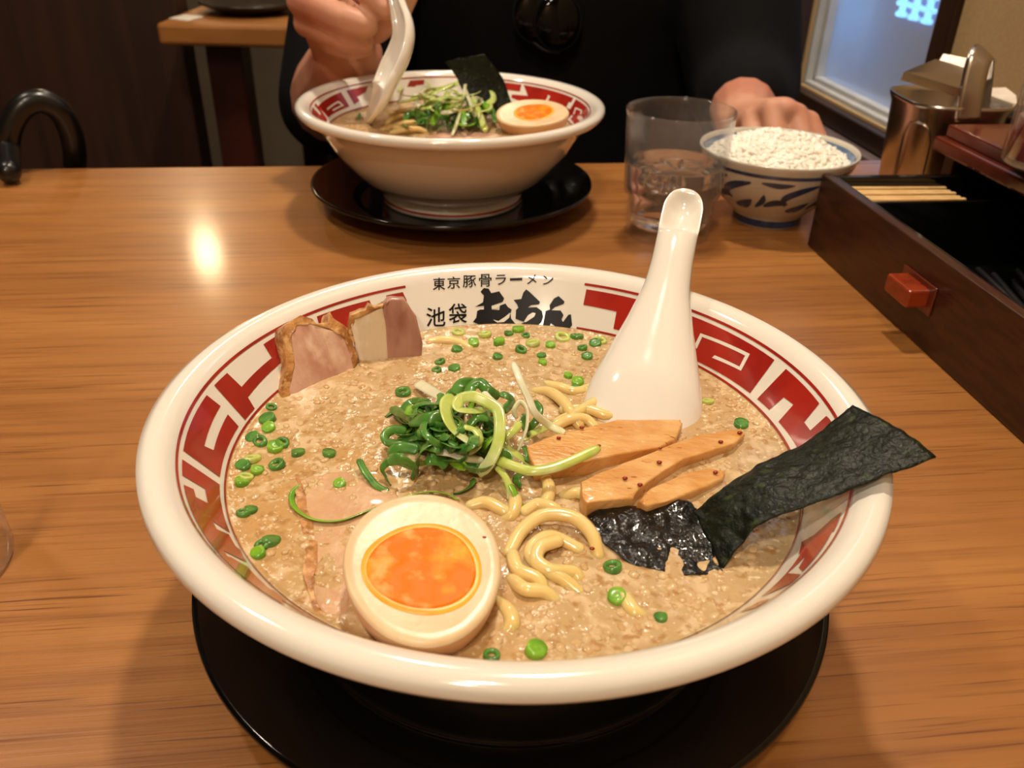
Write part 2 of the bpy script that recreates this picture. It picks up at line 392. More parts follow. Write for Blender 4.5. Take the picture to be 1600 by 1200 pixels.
# ================================================================== table
TV1 = .7298
tb = thing('dining_table', 'honey wood restaurant table carrying the ramen bowls', 'table', T(-.13, .37, FLOOR)); tb.rotation_euler = (0, 0, TH)
def local(vf, root):   # table-frame coordinates -> coordinates that mk() will turn into root-local ones
    return vf
def mk_t(name, vf_uv, m, root):
    """mesh given in table-frame (u,v,z), child of a root that is rotated by TH"""
    vs, fs = vf_uv; inv = Matrix.Rotation(-TH, 3, 'Z'); L0 = V(root.location)
    o = mk(name, ([inv @ (T(*v) - L0) + L0 for v in vs], fs), m, root, False); return o
mk_t('tabletop', box(-.78, .503, .0, TV1, -.032, 0, .004, 3), M_table, tb)
for (u, v) in ((-.72, .07), (.45, .07), (-.72, .66), (.45, .66)):
    mk_t('leg', box(u - .03, u + .03, v - .03, v + .03, FLOOR, -.032, .003), M_darkw, tb)
mk_t('apron', merge(box(-.72, .45, .645, .665, -.10, -.032), box(-.72, .45, .065, .085, -.10, -.032)), M_darkw, tb)

# ================================================================== saucers and ramen bowls
C1 = V((.0013, .2240, 0)); C2 = V((-.0485, .6283, 0))
SAUCER = [(0, 0.0), (.066, 0), (.070, .0012), (.1025, .0155), (.1043, .0172), (.1040, .0186), (.1022, .0186), (.0765, .0072), (.0738, .0074), (.0722, .0058), (.068, .0042), (0, .0040)]
def saucer(c, label):
    o = mk('saucer', lathe(SAUCER, c, 160), M_lacq, loc=c); tag(o, label, 'saucer', 'black lacquer saucers under the ramen bowls'); return o
saucer(C1, 'black lacquer saucer under the ramen bowl that has brush lettering and menma strips')
saucer(C2, 'black lacquer saucer under the ramen bowl by the person in black')
BOWL = [(0, .013), (.044, .012), (.047, .0045), (.0525, .0045), (.0518, .0075), (.0495, .0125), (.058, .0162), (.070, .026), (.085, .0435), (.0945, .0585), (.0995, .0650), (.1045, .0675),
        (.1085, .0690), (.1100, .0716), (.1095, .0742), (.1070, .0756), (.1040, .0752), (.1012, .0737), (.0995, .0715), (.0885, .0565), (.0845, .0511), (.075, .038), (.06, .025), (.04, .018), (0, .0165)]
WZ0, WZ1, WR0, WR1 = .0565, .0715, .0885, .0995
WK = (WR1 - WR0) / (WZ1 - WZ0)
WN = V((-1, 0, WK)).normalized()      # inward normal in the (r, z) plane
def wall_pt(c, a, z, off=.0):
    r = WR0 + (z - WZ0) * WK + WN.x * off
    return V((c.x + r * cos(a), c.y + r * sin(a), c.z + z + WN.z * off))
def px_wall(x, y, c):
    lo, hi = .046, .0765
    def f(z):
        p = Z(x, y, z); return math.hypot(p.x - c.x, p.y - c.y) - (WR0 + (z - WZ0) * WK)
    for _ in range(40):
        m = (lo + hi) / 2
        if f(m) > 0: lo = m
        else: hi = m
    p = Z(x, y, lo); return math.atan2(p.y - c.y, p.x - c.x), lo
def fill2d(poly, cuts=5):
    bm = bmesh.new(); f = bm.faces.new([bm.verts.new((p[0], p[1], 0)) for p in poly]); f.normal_update()
    bmesh.ops.triangulate(bm, faces=[f]); bmesh.ops.subdivide_edges(bm, edges=list(bm.edges), cuts=cuts, use_grid_fill=True)
    bmesh.ops.triangulate(bm, faces=list(bm.faces)); return bm_out(bm)
def glyph(c, poly_az, off=.00018, cuts=6):
    az = [(a * .094, z) for a, z in poly_az]
    vs, fs = fill2d(az, cuts)
    return [wall_pt(c, v.x / .094, v.y, off) for v in vs], fs
def unwrap(azs, ref=None):
    out = []; r = azs[0][0] if ref is None else ref
    for a, z in azs:
        while a - r > pi: a -= 2 * pi
        while a - r < -pi: a += 2 * pi
        out.append((a, z))
    return out
def trace(pts, ox, oy, s, c): return unwrap([px_wall(ox + s * x, oy + s * y, c) for x, y in pts])
A6 = (200, 400, .325); A8 = (250, 640, .25); A7 = (900, 400, .325); B3 = (880, 600, .3875); A1 = (450, 0, .15); A2 = (760, 0, .15)
FRONT = [  # traced motifs of the front bowl: red polygon, then white strips laid over it
    ([(410, 620), (475, 563), (545, 630), (690, 490), (650, 425), (735, 370), (790, 470), (575, 680), (608, 735), (562, 790)], A6, []),
    ([(905, 288), (1160, 213), (1180, 255), (1150, 330), (930, 370)], A6, []),
    ([(1240, 190), (1320, 172), (1340, 215), (1300, 300), (1250, 270)], A6, []),
    ([(375, 668), (443, 722), (365, 915), (410, 935), (478, 762), (530, 820), (440, 1065), (255, 930)], A6, []),
    ([(120, 300), (370, 470), (380, 590), (435, 772), (325, 698), (365, 770), (500, 880), (540, 957), (285, 828), (200, 670), (147, 510), (298, 588), (280, 498), (125, 405)], A8, []),
    ([(352, 900), (440, 925), (545, 985), (690, 1130), (760, 1190), (640, 1190), (480, 1040)], A8, []),
    ([(50, 160), (345, 222), (325, 300), (290, 292), (270, 375), (180, 350), (195, 268), (35, 235)], A7, []),
    ([(535, 280), (962, 492), (838, 660), (470, 475)], A7, [[(566, 440), (600, 372), (838, 472), (795, 553), (655, 490), (668, 478), (788, 533), (815, 480), (608, 390), (582, 446)]]),
    ([(1022, 530), (1185, 697), (1098, 800), (1128, 840), (1205, 770), (1243, 765), (1250, 800), (1140, 885), (1068, 925), (975, 797), (1047, 715), (1000, 680), (930, 740), (872, 688)], A7, []),
    ([(1155, 500), (1145, 570), (1050, 590), (1020, 650), (905, 765), (1000, 752), (975, 785), (800, 860), (990, 630), (1085, 545)], B3, []),
    ([(880, 850), (820, 888), (705, 925), (790, 880)], B3, []),
]
REAR = [
    ([(310, 1110), (550, 960), (640, 1110), (420, 1225)], A1, [[(400, 1135), (525, 1050), (582, 1102), (470, 1160), (458, 1146), (555, 1098), (522, 1072), (412, 1150)]]),
    ([(605, 945), (835, 895), (810, 960), (720, 1010), (745, 1050), (690, 1090)], A1, []),
    ([(1270, 840), (1420, 825), (1415, 880), (1330, 890), (1325, 905), (1240, 905)], A1, []),
    ([(150, 845), (370, 870), (350, 955), (200, 935)], A2, []),
    ([(460, 885), (550, 890), (495, 1010), (485, 1070), (350, 1055), (260, 1020), (265, 985), (440, 1000)], A2, []),
    ([(640, 915), (915, 1010), (885, 1070), (765, 1040), (720, 1145), (670, 1130), (695, 1020), (610, 970)], A2, []),
    ([(955, 1040), (1065, 1130), (1050, 1220), (850, 1200), (900, 1110)], A2, [[(905, 1190), (930, 1120), (1000, 1150), (990, 1195), (978, 1190), (984, 1158), (936, 1138), (918, 1195)]]),
]
def clampz(p): return [(a, min(max(z, .0578), .0700)) for a, z in p]
front_g = [(clampz(trace(p, *k, C1)), [trace(q, *k, C1) for q in wh]) for p, k, wh in FRONT]
rear_g = [(clampz(trace(p, *k, C2)), [trace(q, *k, C2) for q in wh]) for p, k, wh in REAR]
def turn(g, d): return ([(a + d, z) for a, z in g[0]], [[(a + d, z) for a, z in q] for q in g[1]])
# the side hidden behind the near rim carries the motifs seen on the other bowl
def amid(g): return sum(a for a, z in g[0]) / len(g[0])
front_all = front_g + [turn(g, pi) for g in rear_g[1:6]]
rear_all = rear_g + [turn(g, pi) for g in front_g[3:9]]
def ring(c, z0, z1, a0, a1, off=.0002, n=200):
    vs, fs = [], []
    for i in range(n + 1):
        a = a0 + (a1 - a0) * i / n; vs += [wall_pt(c, a, z0, off), wall_pt(c, a, z1, off)]
    for i in range(n): fs.append([2 * i, 2 * i + 2, 2 * i + 3, 2 * i + 1])
    return vs, fs
def out_ring(c, r, z, h, n=128):   # band on the outside wall, between profile points
    return lathe([(r[0], z), (r[1], z + h)], c, n)
def bowl_profile_r(z):     # outer wall radius by height
    P = [p for p in BOWL[3:12]]
    for (r1, z1), (r2, z2) in zip(P, P[1:]):
        if z1 <= z <= z2: return r1 + (r2 - r1) * (z - z1) / (z2 - z1)
    return .05
def ramen_bowl(c, label, glyphs, gap):
    t = thing('ramen_bowl', label, 'bowl', (c.x, c.y, .0045), 'red patterned ramen bowls')
    vs, fs = lathe(BOWL, c, 256); b = mk('body', (vs, fs), M_porc, t)
    for g, wh in glyphs:
        o = mk('red_motif', glyph(c, g), M_red, t)
        for q in wh: mk('white_line', glyph(c, q, .0003, 4), M_porc, o)
    a0, a1 = gap
    mk('red_line', ring(c, .0712, .0720, a0, a1), M_red, t); mk('red_line', ring(c, .0566, .0572, a0, a1), M_red, t)
    for z, h in ((.0235, .0006), (.0062, .0016)):
        v = []; f = []; n = 128
        for i in range(n):
            a = 2 * pi * i / n
            for zz in (z, z + h):
                r = bowl_profile_r(zz) + .00015; v.append(V((c.x + r * cos(a), c.y + r * sin(a), zz)))
        for i in range(n): j = (i + 1) % n; f.append([2 * i, 2 * j, 2 * j + 1, 2 * i + 1])
        mk('red_line', (v, f), M_red, t)
    return t
ga = px_wall(634, 450, C1)[0]; gb = px_wall(913, 447, C1)[0]
bowl1 = ramen_bowl(C1, 'red patterned ramen bowl with black brush lettering inside the rim', front_all, (ga, gb + 2 * pi))
bowl2 = ramen_bowl(C2, 'red patterned ramen bowl in front of the person in black', rear_all, (0, 2 * pi))
# lettering
def px_mesh(vs2, fs, name, m, off=.0002):
    out = []
    for x, y in vs2:
        a, z = px_wall(x, y, C1); out.append(wall_pt(C1, a, z, off))
    return mk(name, (out, fs), m, bowl1)
def letter(ch, x0, y0, x1, y1, shear=0, weight=.011):
    cu = bpy.data.curves.new('t', 'FONT'); cu.body = ch; cu.offset = weight; cu.resolution_u = 3
    ob = bpy.data.objects.new('t', cu); col.objects.link(ob); dg = bpy.context.evaluated_depsgraph_get()
    me = bpy.data.meshes.new_from_object(ob.evaluated_get(dg)); bm = bmesh.new(); bm.from_mesh(me)
    bmesh.ops.triangulate(bm, faces=list(bm.faces)); v, f = bm_out(bm)
    bpy.data.objects.remove(ob); bpy.data.curves.remove(cu); bpy.data.meshes.remove(me)
    if not v: return
    xa, xb = min(p.x for p in v), max(p.x for p in v); ya, yb = min(p.y for p in v), max(p.y for p in v)
    q = []
    for p in v:
        s = (p.x - xa) / max(xb - xa, 1e-6); t = (p.y - ya) / max(yb - ya, 1e-6)
        q.append((x0 + s * (x1 - x0), y1 - t * (y1 - y0) + shear * (s - .5)))
    px_mesh(q, f, 'letter', M_ink)
K5 = lambda x, y: (660 + .15 * x, 420 + .15 * y)
for ch, a, b, c_, d in (('東', 108, 92, 238, 222), ('京', 258, 82, 392, 208), ('豚', 420, 68, 560, 196), ('骨', 588, 55, 720, 188), ('ラ', 762, 62, 872, 168),
                        ('ー', 912, 96, 1040, 124), ('メ', 1088, 62, 1190, 160), ('ン', 1254, 72, 1365, 166), ('池', 38, 402, 240, 602), ('袋', 272, 362, 464, 570)):
    x0, y0 = K5(a, b); x1, y1 = K5(c_, d); letter(ch, x0, y0, x1, y1, -.6)
def brush(poly, holes=()):
    px = [K5(x, y) for x, y in poly]; vs, fs = fill2d(px, 3); o = px_mesh([(v.x, v.y) for v in vs], fs, 'letter', M_ink)
    for h in holes:
        vs, fs = fill2d([K5(x, y) for x, y in h], 2)
        out = [wall_pt(C1, *px_wall(v.x, v.y, C1), .00035) for v in vs]; mk('white_gap', (out, fs), M_porc, o)
brush([(605, 240), (640, 200), (690, 208), (718, 255), (800, 235), (852, 310), (835, 345), (720, 385), (722, 425), (800, 430), (805, 385), (865, 362), (892, 400), (930, 425), (918, 470), (925, 520), (975, 580), (900, 595),
       (740, 610), (690, 600), (660, 575), (610, 588), (525, 555), (560, 510), (570, 440), (600, 425), (640, 425), (640, 385), (545, 398), (630, 350), (640, 280)],
      [[(735, 530), (790, 546), (850, 508), (915, 458), (905, 510), (850, 555), (780, 562)], [(722, 390), (800, 372), (800, 384), (770, 420), (724, 418)]])
brush([(950, 325), (1030, 315), (1050, 250), (1080, 215), (1110, 235), (1225, 345), (1215, 370), (1130, 380), (1100, 405), (1190, 400), (1245, 440), (1258, 500), (1240, 560), (1180, 605), (1010, 585), (1060, 555), (1030, 545),
       (970, 520), (975, 430), (1000, 405), (985, 370)], [[(1100, 485), (1150, 455), (1180, 465), (1165, 500), (1080, 556), (1056, 556)]])
brush([(1325, 380), (1370, 310), (1420, 285), (1480, 340), (1475, 365), (1380, 400), (1345, 432), (1440, 435), (1470, 480), (1450, 530), (1465, 555), (1520, 480), (1548, 475), (1560, 590), (1520, 635), (1430, 635), (1370, 590),
       (1340, 570), (1310, 622), (1255, 590), (1285, 440), (1330, 425)])

# ================================================================== broth
BZ = .0558
BR = WR0 + (BZ - WZ0) * WK
def broth_mat():
    m = bpy.data.materials.new('tonkotsu_broth'); m.use_nodes = True; nt = m.node_tree; N = nt.nodes; L = nt.links; b = N['Principled BSDF']
    tc = N.new('ShaderNodeTexCoord')
    def nz(s, d=4, dist=0):
        n = N.new('ShaderNodeTexNoise'); n.inputs['Scale'].default_value = s; n.inputs['Detail'].default_value = d; n.inputs['Distortion'].default_value = dist
        L.new(tc.outputs['Object'], n.inputs['Vector']); return n.outputs[0]
    def rg(s, a, bb):
        r = N.new('ShaderNodeMapRange'); r.inputs[1].default_value = a; r.inputs[2].default_value = bb; L.new(s, r.inputs[0]); return r.outputs[0]
    def mix(f, a, c):
        x = N.new('ShaderNodeMix'); x.data_type = 'RGBA'; L.new(f, x.inputs[0])
        if isinstance(a, tuple): x.inputs[6].default_value = a
        else: L.new(a, x.inputs[6])
        x.inputs[7].default_value = c; return x.outputs[2]
    c = mix(rg(nz(16, 3), .38, .62), S(192, 152, 98), S(190, 162, 118))
    c = mix(rg(nz(130, 6, .6), .50, .62), c, S(212, 184, 142))
    c = mix(rg(nz(330, 4, .3), .52, .66), c, S(172, 130, 80))
    c = mix(rg(nz(600, 2), .62, .72), c, S(222, 200, 164))
    L.new(c, b.inputs['Base Color']); b.inputs['Roughness'].default_value = .16; b.inputs['Coat Weight'].default_value = .3; b.inputs['Coat Roughness'].default_value = .05
    bn = N.new('ShaderNodeBump'); bn.inputs['Strength'].default_value = .28; bn.inputs['Distance'].default_value = .0006
    ad = N.new('ShaderNodeMath'); ad.operation = 'ADD'; L.new(nz(240, 4), ad.inputs[0]); L.new(nz(620, 2), ad.inputs[1])
    L.new(ad.outputs[0], bn.inputs['Height']); L.new(bn.outputs[0], b.inputs['Normal']); return m
M_broth = broth_mat()
def broth_z(x, y): return BZ + .0004 * noise.noise(V((x * 70, y * 70, 1))) + .0003 * noise.noise(V((x * 260, y * 260, 5)))
def broth(c, label, nr=110, na=220):
    vs, fs = [V((c.x, c.y, broth_z(c.x, c.y)))], []
    for i in range(1, nr + 1):
        r = (BR + .0006) * i / nr
        for j in range(na):
            a = 2 * pi * j / na; x, y = c.x + r * cos(a), c.y + r * sin(a); e = (1 - r / BR) * 25
            vs.append(V((x, y, BZ + (broth_z(x, y) - BZ) * min(1, max(0, e)) + .0008 * exp(-max(0, e) * 3))))
    for j in range(na): fs.append([0, 1 + j, 1 + (j + 1) % na])
    for i in range(nr - 1):
        for j in range(na):
            j2 = (j + 1) % na; a = 1 + i * na; fs.append([a + j, a + na + j, a + na + j2, a + j2])
    # body below the surface
    k = len(vs); b0 = 1 + (nr - 1) * na
    for j in range(na): 
        a = 2 * pi * j / na; vs.append(V((c.x + .0735 * cos(a), c.y + .0735 * sin(a), .040)))
    for j in range(na): fs.append([b0 + j, k + j, k + (j + 1) % na, b0 + (j + 1) % na])
    fs.append([k + j for j in range(na)])
    return tag(mk('broth', (vs, fs), M_broth), label, 'soup')
broth(C1, 'creamy tan pork broth in the bowl with brush lettering')
broth(C2, 'creamy tan broth in the bowl of the person in black', 60, 120)

def grain(c, r, rot, sz=.55, nu=6, nv=4):
    return ball(c, r, r * random.uniform(.6, 1), r * sz, nu, nv, rot)
def fat_bits(c, n, label, seed):
    random.seed(seed); L_ = []
    for i in range(n):
        a = random.uniform(0, 2 * pi); r = BR * sqrt(random.random()) * .985; x, y = c.x + r * cos(a), c.y + r * sin(a)
        if noise.noise(V((x * 55, y * 55, 3))) < random.uniform(-.5, .25): continue
        L_.append(grain(V((x, y, broth_z(x, y) - .00012)), random.choice((.0005, .0007, .0009, .0014, .0018)), Matrix.Rotation(random.uniform(0, 6), 3, 'Z'), .32))
    o = mk('back_fat', merge(*L_), mat('pork_back_fat', S(208, 178, 134), .14, c2=S(194, 156, 106), scale=120), None)
    return tag(o, label, 'back fat', kind='stuff')
fat_bits(C1, 3200, 'tiny white grains of pork back fat floating on the lettered bowl\'s broth', 3)
fat_bits(C2, 700, 'tiny white grains of pork back fat in the soup before the person', 4)

# ================================================================== toppings of the front bowl
PX = lambda L_, k: [(k[0] + k[2] * p[0], k[1] + k[2] * p[1]) for p in L_]
# --- egg half
M_eggw = mat('egg_white', S(226, 200, 162), .28, c2=S(220, 188, 146), scale=60, sss=.35, bump=.12, bscale=180)
M_eggskin = mat('soy_stained_egg_skin', S(214, 166, 118), .3, c2=S(200, 148, 100), scale=40, sss=.2)
def yolk_mat():
    m = mat('soft_yolk', S(220, 116, 6), .42, spec=.15, c2=S(238, 166, 40), scale=120, lo=.5, hi=.7, c3=S(230, 168, 92), scale3=170, lo3=.53, hi3=.68, bump=.2, bscale=230); return m
M_yolk = yolk_mat(); M_yolkrim = mat('yolk_rim', S(236, 178, 58), .35, c2=S(232, 160, 40), scale=80)
def egg_half(c, n, axis, a, b, depth, yo, yr, label, rimw=.12):
    """cut face centred on c with normal n; axis = long direction; half lengths a, b"""
    n = V(n).normalized(); ax = (V(axis) - n * V(axis).dot(n)).normalized(); bx = n.cross(ax)
    t = thing('egg_half', label, 'egg', c - n * depth, 'halved soft-boiled eggs in the ramen')
    def face_pt(ang, s, h=0):
        k = 1 + .10 * cos(ang); return c + ax * (a * s * cos(ang)) + bx * (b * s * sin(ang) * (1 - .07 * cos(ang))) + n * h
    NA = 64
    def shell(sections, closed_end):
        vs, fs = [], []
        for s, h in sections:
            for j in range(NA): vs.append(face_pt(2 * pi * j / NA, s, h))
        for i in range(len(sections) - 1):
            for j in range(NA): j2 = (j + 1) % NA; fs.append([i * NA + j, i * NA + j2, (i + 1) * NA + j2, (i + 1) * NA + j])
        fs.append([(len(sections) - 1) * NA + j for j in range(NA)])
        return vs, fs
    body = [(1.0, -.0004)] + [(cos(q), -depth * sin(q)) for q in [radians(x) for x in (8, 18, 30, 42, 54, 66, 76, 84, 89)]]
    mk('skin', shell(body, True), M_eggskin, t)
    # white face with hollow rim and yolk
    mk('white', shell([(1.0, -.0004), (.985, .0006), (.95, .0009), (.85, .0007), (.6, .0003), (.3, .0001)], True), M_eggw, t)
    yc = c + ax * yo[0] + bx * yo[1]
    def yd(s, h, lump):
        vs = []
        for j in range(NA):
            q = 2 * pi * j / NA; k = s * (1 + .05 * sin(2 * q + 1) + .03 * sin(3 * q))
            p = yc + ax * (yr[0] * k * cos(q)) + bx * (yr[1] * k * sin(q)) ; hh = h + lump * noise.noise(p * 260)
            vs.append(p + n * hh)
        return vs
    def disc(sec):
        vs, fs = [], []
        for s, h, l in sec: vs += yd(s, h, l)
        for i in range(len(sec) - 1):
            for j in range(NA): j2 = (j + 1) % NA; fs.append([i * NA + j, i * NA + j2, (i + 1) * NA + j2, (i + 1) * NA + j])
        fs.append([(len(sec) - 1) * NA + j for j in range(NA)]); return vs, fs
    y_ = mk('yolk', disc([(1.0, .0002, 0), (.985, .0005, 0), (.9, .0008, .0001), (.8, .0005, 0), (.6, .0004, 0)]), M_yolkrim, t)
    mk('yolk_center', disc([(.88, .0006, 0)] + [(.86 - .84 * i / 22, .0010, .00022 * min(1, i / 3)) for i in range(23)]), M_yolk, y_)
    return t
ec = Z(661, 882, .0672)
egg_half(ec, V((.05, -.14, 1)), V((.22, -1, 0)), .0236, .0194, .0215, (.0012, -.0002), (.0138, .0158), 'halved egg with runny orange yolk next to the menma strips and noodles')

# --- menma
M_menma = mat('menma_bamboo', S(220, 172, 108), .24, c2=S(206, 148, 80), scale=70, stretch=(1, 2.2, 1), c3=S(170, 92, 36), scale3=260, lo3=.64, hi3=.72, bump=.6, bscale=300, sss=.2, coat=.2)
BM = (780, 580, .2625)
MEN = [([(160, 440), (330, 375), (480, 340), (700, 285), (1080, 285), (1092, 310), (1050, 410), (960, 450), (640, 510), (520, 540), (210, 562), (185, 520)], .0632, .0595, 'long strip of menma bamboo shoot touching the scallion nest'),
       ([(485, 660), (600, 600), (740, 545), (1000, 440), (1180, 380), (1430, 340), (1462, 370), (1400, 430), (1100, 520), (980, 590), (830, 700), (800, 752), (520, 782), (490, 740)], .0625, .0588, 'menma bamboo strip lying between two other strips'),
       ([(825, 772), (900, 690), (1090, 610), (1240, 570), (1345, 590), (1335, 640), (1200, 700), (1000, 770), (880, 797)], .0612, .0580, 'short menma bamboo strip half covered by the nori sheet')]
for pts, za, zb, lab in MEN:
    q = PX(pts, BM); xs = [p[0] for p in q]; x0, x1 = min(xs), max(xs)
    P3 = [Z(x, y, za + (zb - za) * (x - x0) / (x1 - x0)) for x, y in q]
    o = mk('menma_strip', slab(P3, (0, -.25, 1), .008, .0013, .0004, 3), M_menma); tag(autosmooth(o, 50), lab, 'bamboo shoot', 'menma strips in the front bowl')
M_chili = mat('chili_flake', S(150, 36, 14), .3, c2=S(120, 26, 10), scale=90)
for x, y, z in ((909, 668, .0625), (873, 684, .0630), (1126, 690, .0598), (1156, 676, .0594), (1030, 722, .0612), (1032, 700, .0612), (936, 696, .0622), (757, 840, .0683), (925, 857, .0585), (977, 747, .0622), (1118, 738, .0592), (1000, 757, .0618)):
    r = random.uniform(.0005, .001)
    tag(mk('chili_flake', ball(Z(x, y, z), r, r * .8, r * .5, 8, 6, lump=.3), M_chili), 'tiny red chili flake on the ramen toppings', 'chili flake', 'chili flakes on the menma and egg')

# --- pork slices
def pork_mat(name, a, b, fat):
    return mat(name, a, .28, c2=b, scale=110, stretch=(1, 1, .45), lo=.40, hi=.64, c3=fat, scale3=75, lo3=.58, hi3=.72, bump=.5, bscale=330, coat=.25)
M_pork = pork_mat('pink_pork', S(208, 166, 142), S(186, 134, 112), S(226, 196, 166))
M_porkd = pork_mat('dark_pork', S(182, 134, 116), S(150, 98, 82), S(206, 166, 144))
M_fat = mat('pork_fat', S(224, 202, 172), .25, c2=S(206, 168, 126), scale=90, stretch=(1, 1, .4), lo=.42, hi=.6, c3=S(236, 220, 196), scale3=200, lo3=.5, hi3=.65, bump=.6, bscale=260, coat=.3)
M_sear = mat('seared_edge', S(196, 140, 82), .35, c2=S(150, 96, 46), scale=160, c3=S(218, 172, 116), scale3=240, bump=.8, bscale=420)
def px_slab(name, pts, k, plane, m, thick, parent=None, bev=.001, jig=.0003, lift=0):
    p, n = plane; q = PX(pts, k)
    if n.dot(CAM - p) < 0: n = -n
    return mk(name, slab([on_plane(x, y, p + n * lift, n) for x, y in q], n, thick, bev, jig, 3), m, parent)
def plane3(a, b, c): return a, (b - a).cross(c - a).normalized()
k6 = lambda x, y: (200 + .325 * x, 400 + .325 * y)
pA = plane3(Z(*k6(750, 710), .054), Z(*k6(1080, 570), .054), Z(*k6(780, 300), .0765))
t = thing('pork_slice', 'pink chashu pork slice leaning on the bowl wall with browned edge', 'pork slice', Z(*k6(900, 660), .054), 'chashu slices in the front bowl')
px_slab('meat', [(775, 350), (800, 318), (880, 320), (1000, 360), (1062, 385), (1085, 440), (1108, 500), (1085, 575), (1030, 640), (950, 680), (830, 730), (775, 735), (765, 640), (790, 520), (770, 420)], A6, pA, M_pork, .0055, t)
px_slab('seared_rim', [(745, 335), (830, 288), (885, 300), (905, 325), (960, 318), (970, 265), (990, 300), (1060, 350), (1085, 430), (1108, 490), (1090, 560), (1070, 470), (1040, 400), (980, 352), (880, 325), (810, 335), (785, 390), (800, 520), (780, 640), (785, 735), (748, 735), (735, 640), (765, 520), (738, 390)], A6, pA, M_sear, .0065, t, .0008, .0006, .0004)
pB = plane3(Z(*k6(1110, 530), .054), Z(*k6(1415, 500), .054), Z(*k6(1330, 205), .0775))
t = thing('pork_slice', 'chashu pork slice of white fat and dark meat beside the lettering', 'pork slice', Z(*k6(1270, 515), .054), 'chashu slices in the front bowl')
px_slab('meat', [(1225, 240), (1250, 205), (1330, 205), (1385, 290), (1418, 420), (1410, 520), (1340, 540), (1250, 545), (1240, 430)], A6, pB, M_porkd, .0055, t)
px_slab('fat', [(1065, 350), (1080, 295), (1150, 268), (1225, 238), (1245, 330), (1250, 430), (1255, 545), (1140, 560), (1105, 490), (1085, 420)], A6, pB, M_fat, .0053, t, lift=-.0001)
px_slab('seared_rim', [(1058, 350), (1070, 285), (1140, 262), (1158, 235), (1188, 252), (1230, 232), (1225, 246), (1160, 275), (1090, 302), (1075, 350), (1090, 420), (1078, 420)], A6, pB, M_sear, .006, t, .0006, .0005, .0004)
t = thing('pork_slice', 'sunken chashu pork slice with browned edge beside the egg', 'pork slice', Z(520, 850, .050), 'chashu slices in the front bowl')
q = [(468, 748), (520, 735), (600, 752), (640, 790), (570, 840), (545, 960), (500, 965), (482, 900), (488, 840), (472, 790)]
mk('meat', slab([Z(x, y, BZ + .0001) for x, y in q], (0, 0, 1), .005, .0012, .0005, 4), pork_mat('soaked_pork', S(208, 168, 128), S(200, 156, 116), S(214, 180, 142)), t)
q = [(464, 745), (474, 752), (480, 792), (497, 840), (492, 900), (508, 962), (494, 965), (474, 900), (478, 842), (462, 792)]
mk('seared_rim', slab([Z(x, y, BZ + .0004) for x, y in q], (0, 0, 1), .005, .0008, .0009, 4), M_sear, t)

# --- nori
M_nori = mat('dry_nori', S(25, 31, 19), .36, spec=.22, c2=S(15, 19, 12), scale=240, c3=S(52, 64, 32), scale3=330, lo3=.6, hi3=.72, bump=.8, bscale=520, bdist=.0008)
M_norw = mat('wet_nori', S(11, 12, 11), .14, spec=.4, c2=S(18, 18, 16), scale=300, bump=1, bscale=380, bdist=.0012, coat=.3)
def sheet(e0, e1, m, name, parent, nu=60, nv=18, amp=.0006, thick=.0004, seed=0, fold=0):
    A = cr(e0, 12); B = cr(e1, 12); vs = []; fs = []
    for i in range(nu + 1):
        a = lerp_list(A, i / nu); b = lerp_list(B, i / nu)
        for j in range(nv + 1):
            p = a.lerp(b, j / nv); s = j / nv
            nn = noise.noise(p * 140 + V((seed, 0, 0))) * amp + noise.noise(p * 420 + V((seed, 0, 0))) * amp * .5 + fold * sin(pi * s)
            vs.append(p + V((noise.noise(p * 300) * .0004, noise.noise(p * 310 + V((9, 9, 9))) * .0004, nn)))
    top = len(vs); vs += [v - V((0, 0, thick)) for v in vs]; W = nv + 1
    for i in range(nu):
        for j in range(nv):
            q = [i * W + j, (i + 1) * W + j, (i + 1) * W + j + 1, i * W + j + 1]; fs.append(q); fs.append([x + top for x in q[::-1]])
    ed = [i * W for i in range(nu + 1)] + [nu * W + j for j in range(1, W)] + [i * W + nv for i in range(nu - 1, -1, -1)] + [j for j in range(nv - 1, 0, -1)]
    for a, b in zip(ed, ed[1:] + ed[:1]): fs.append([a, b, b + top, a + top])
    return mk(name, (vs, fs), m, parent)
t = thing('nori_sheet', 'dark green nori sheet resting over the bowl rim beside the menma', 'nori', Z(1110, 850, BZ))
sheet([Z(1083, 800, .0590), Z(1125, 765, .0655), Z(1180, 728, .0705), Z(1258, 690, .0745), Z(1332, 633, .0830)],
      [Z(1128, 892, .0555), Z(1158, 850, .0615), Z(1200, 812, .0680), Z(1310, 772, .0755), Z(1462, 713, .0840)], M_nori, 'dry_end', t, 70, 24, .0008, fold=.0016)
sheet([Z(918, 806, .0566), Z(945, 786, .0586), Z(1010, 790, .0578), Z(1060, 782, .0580), Z(1088, 796, .0594)],
      [Z(945, 848, .0566), Z(985, 878, .0564), Z(1030, 892, .0556), Z(1080, 900, .0556), Z(1130, 894, .0558)], M_norw, 'soaked_end', t, 60, 30, .0012, seed=5)

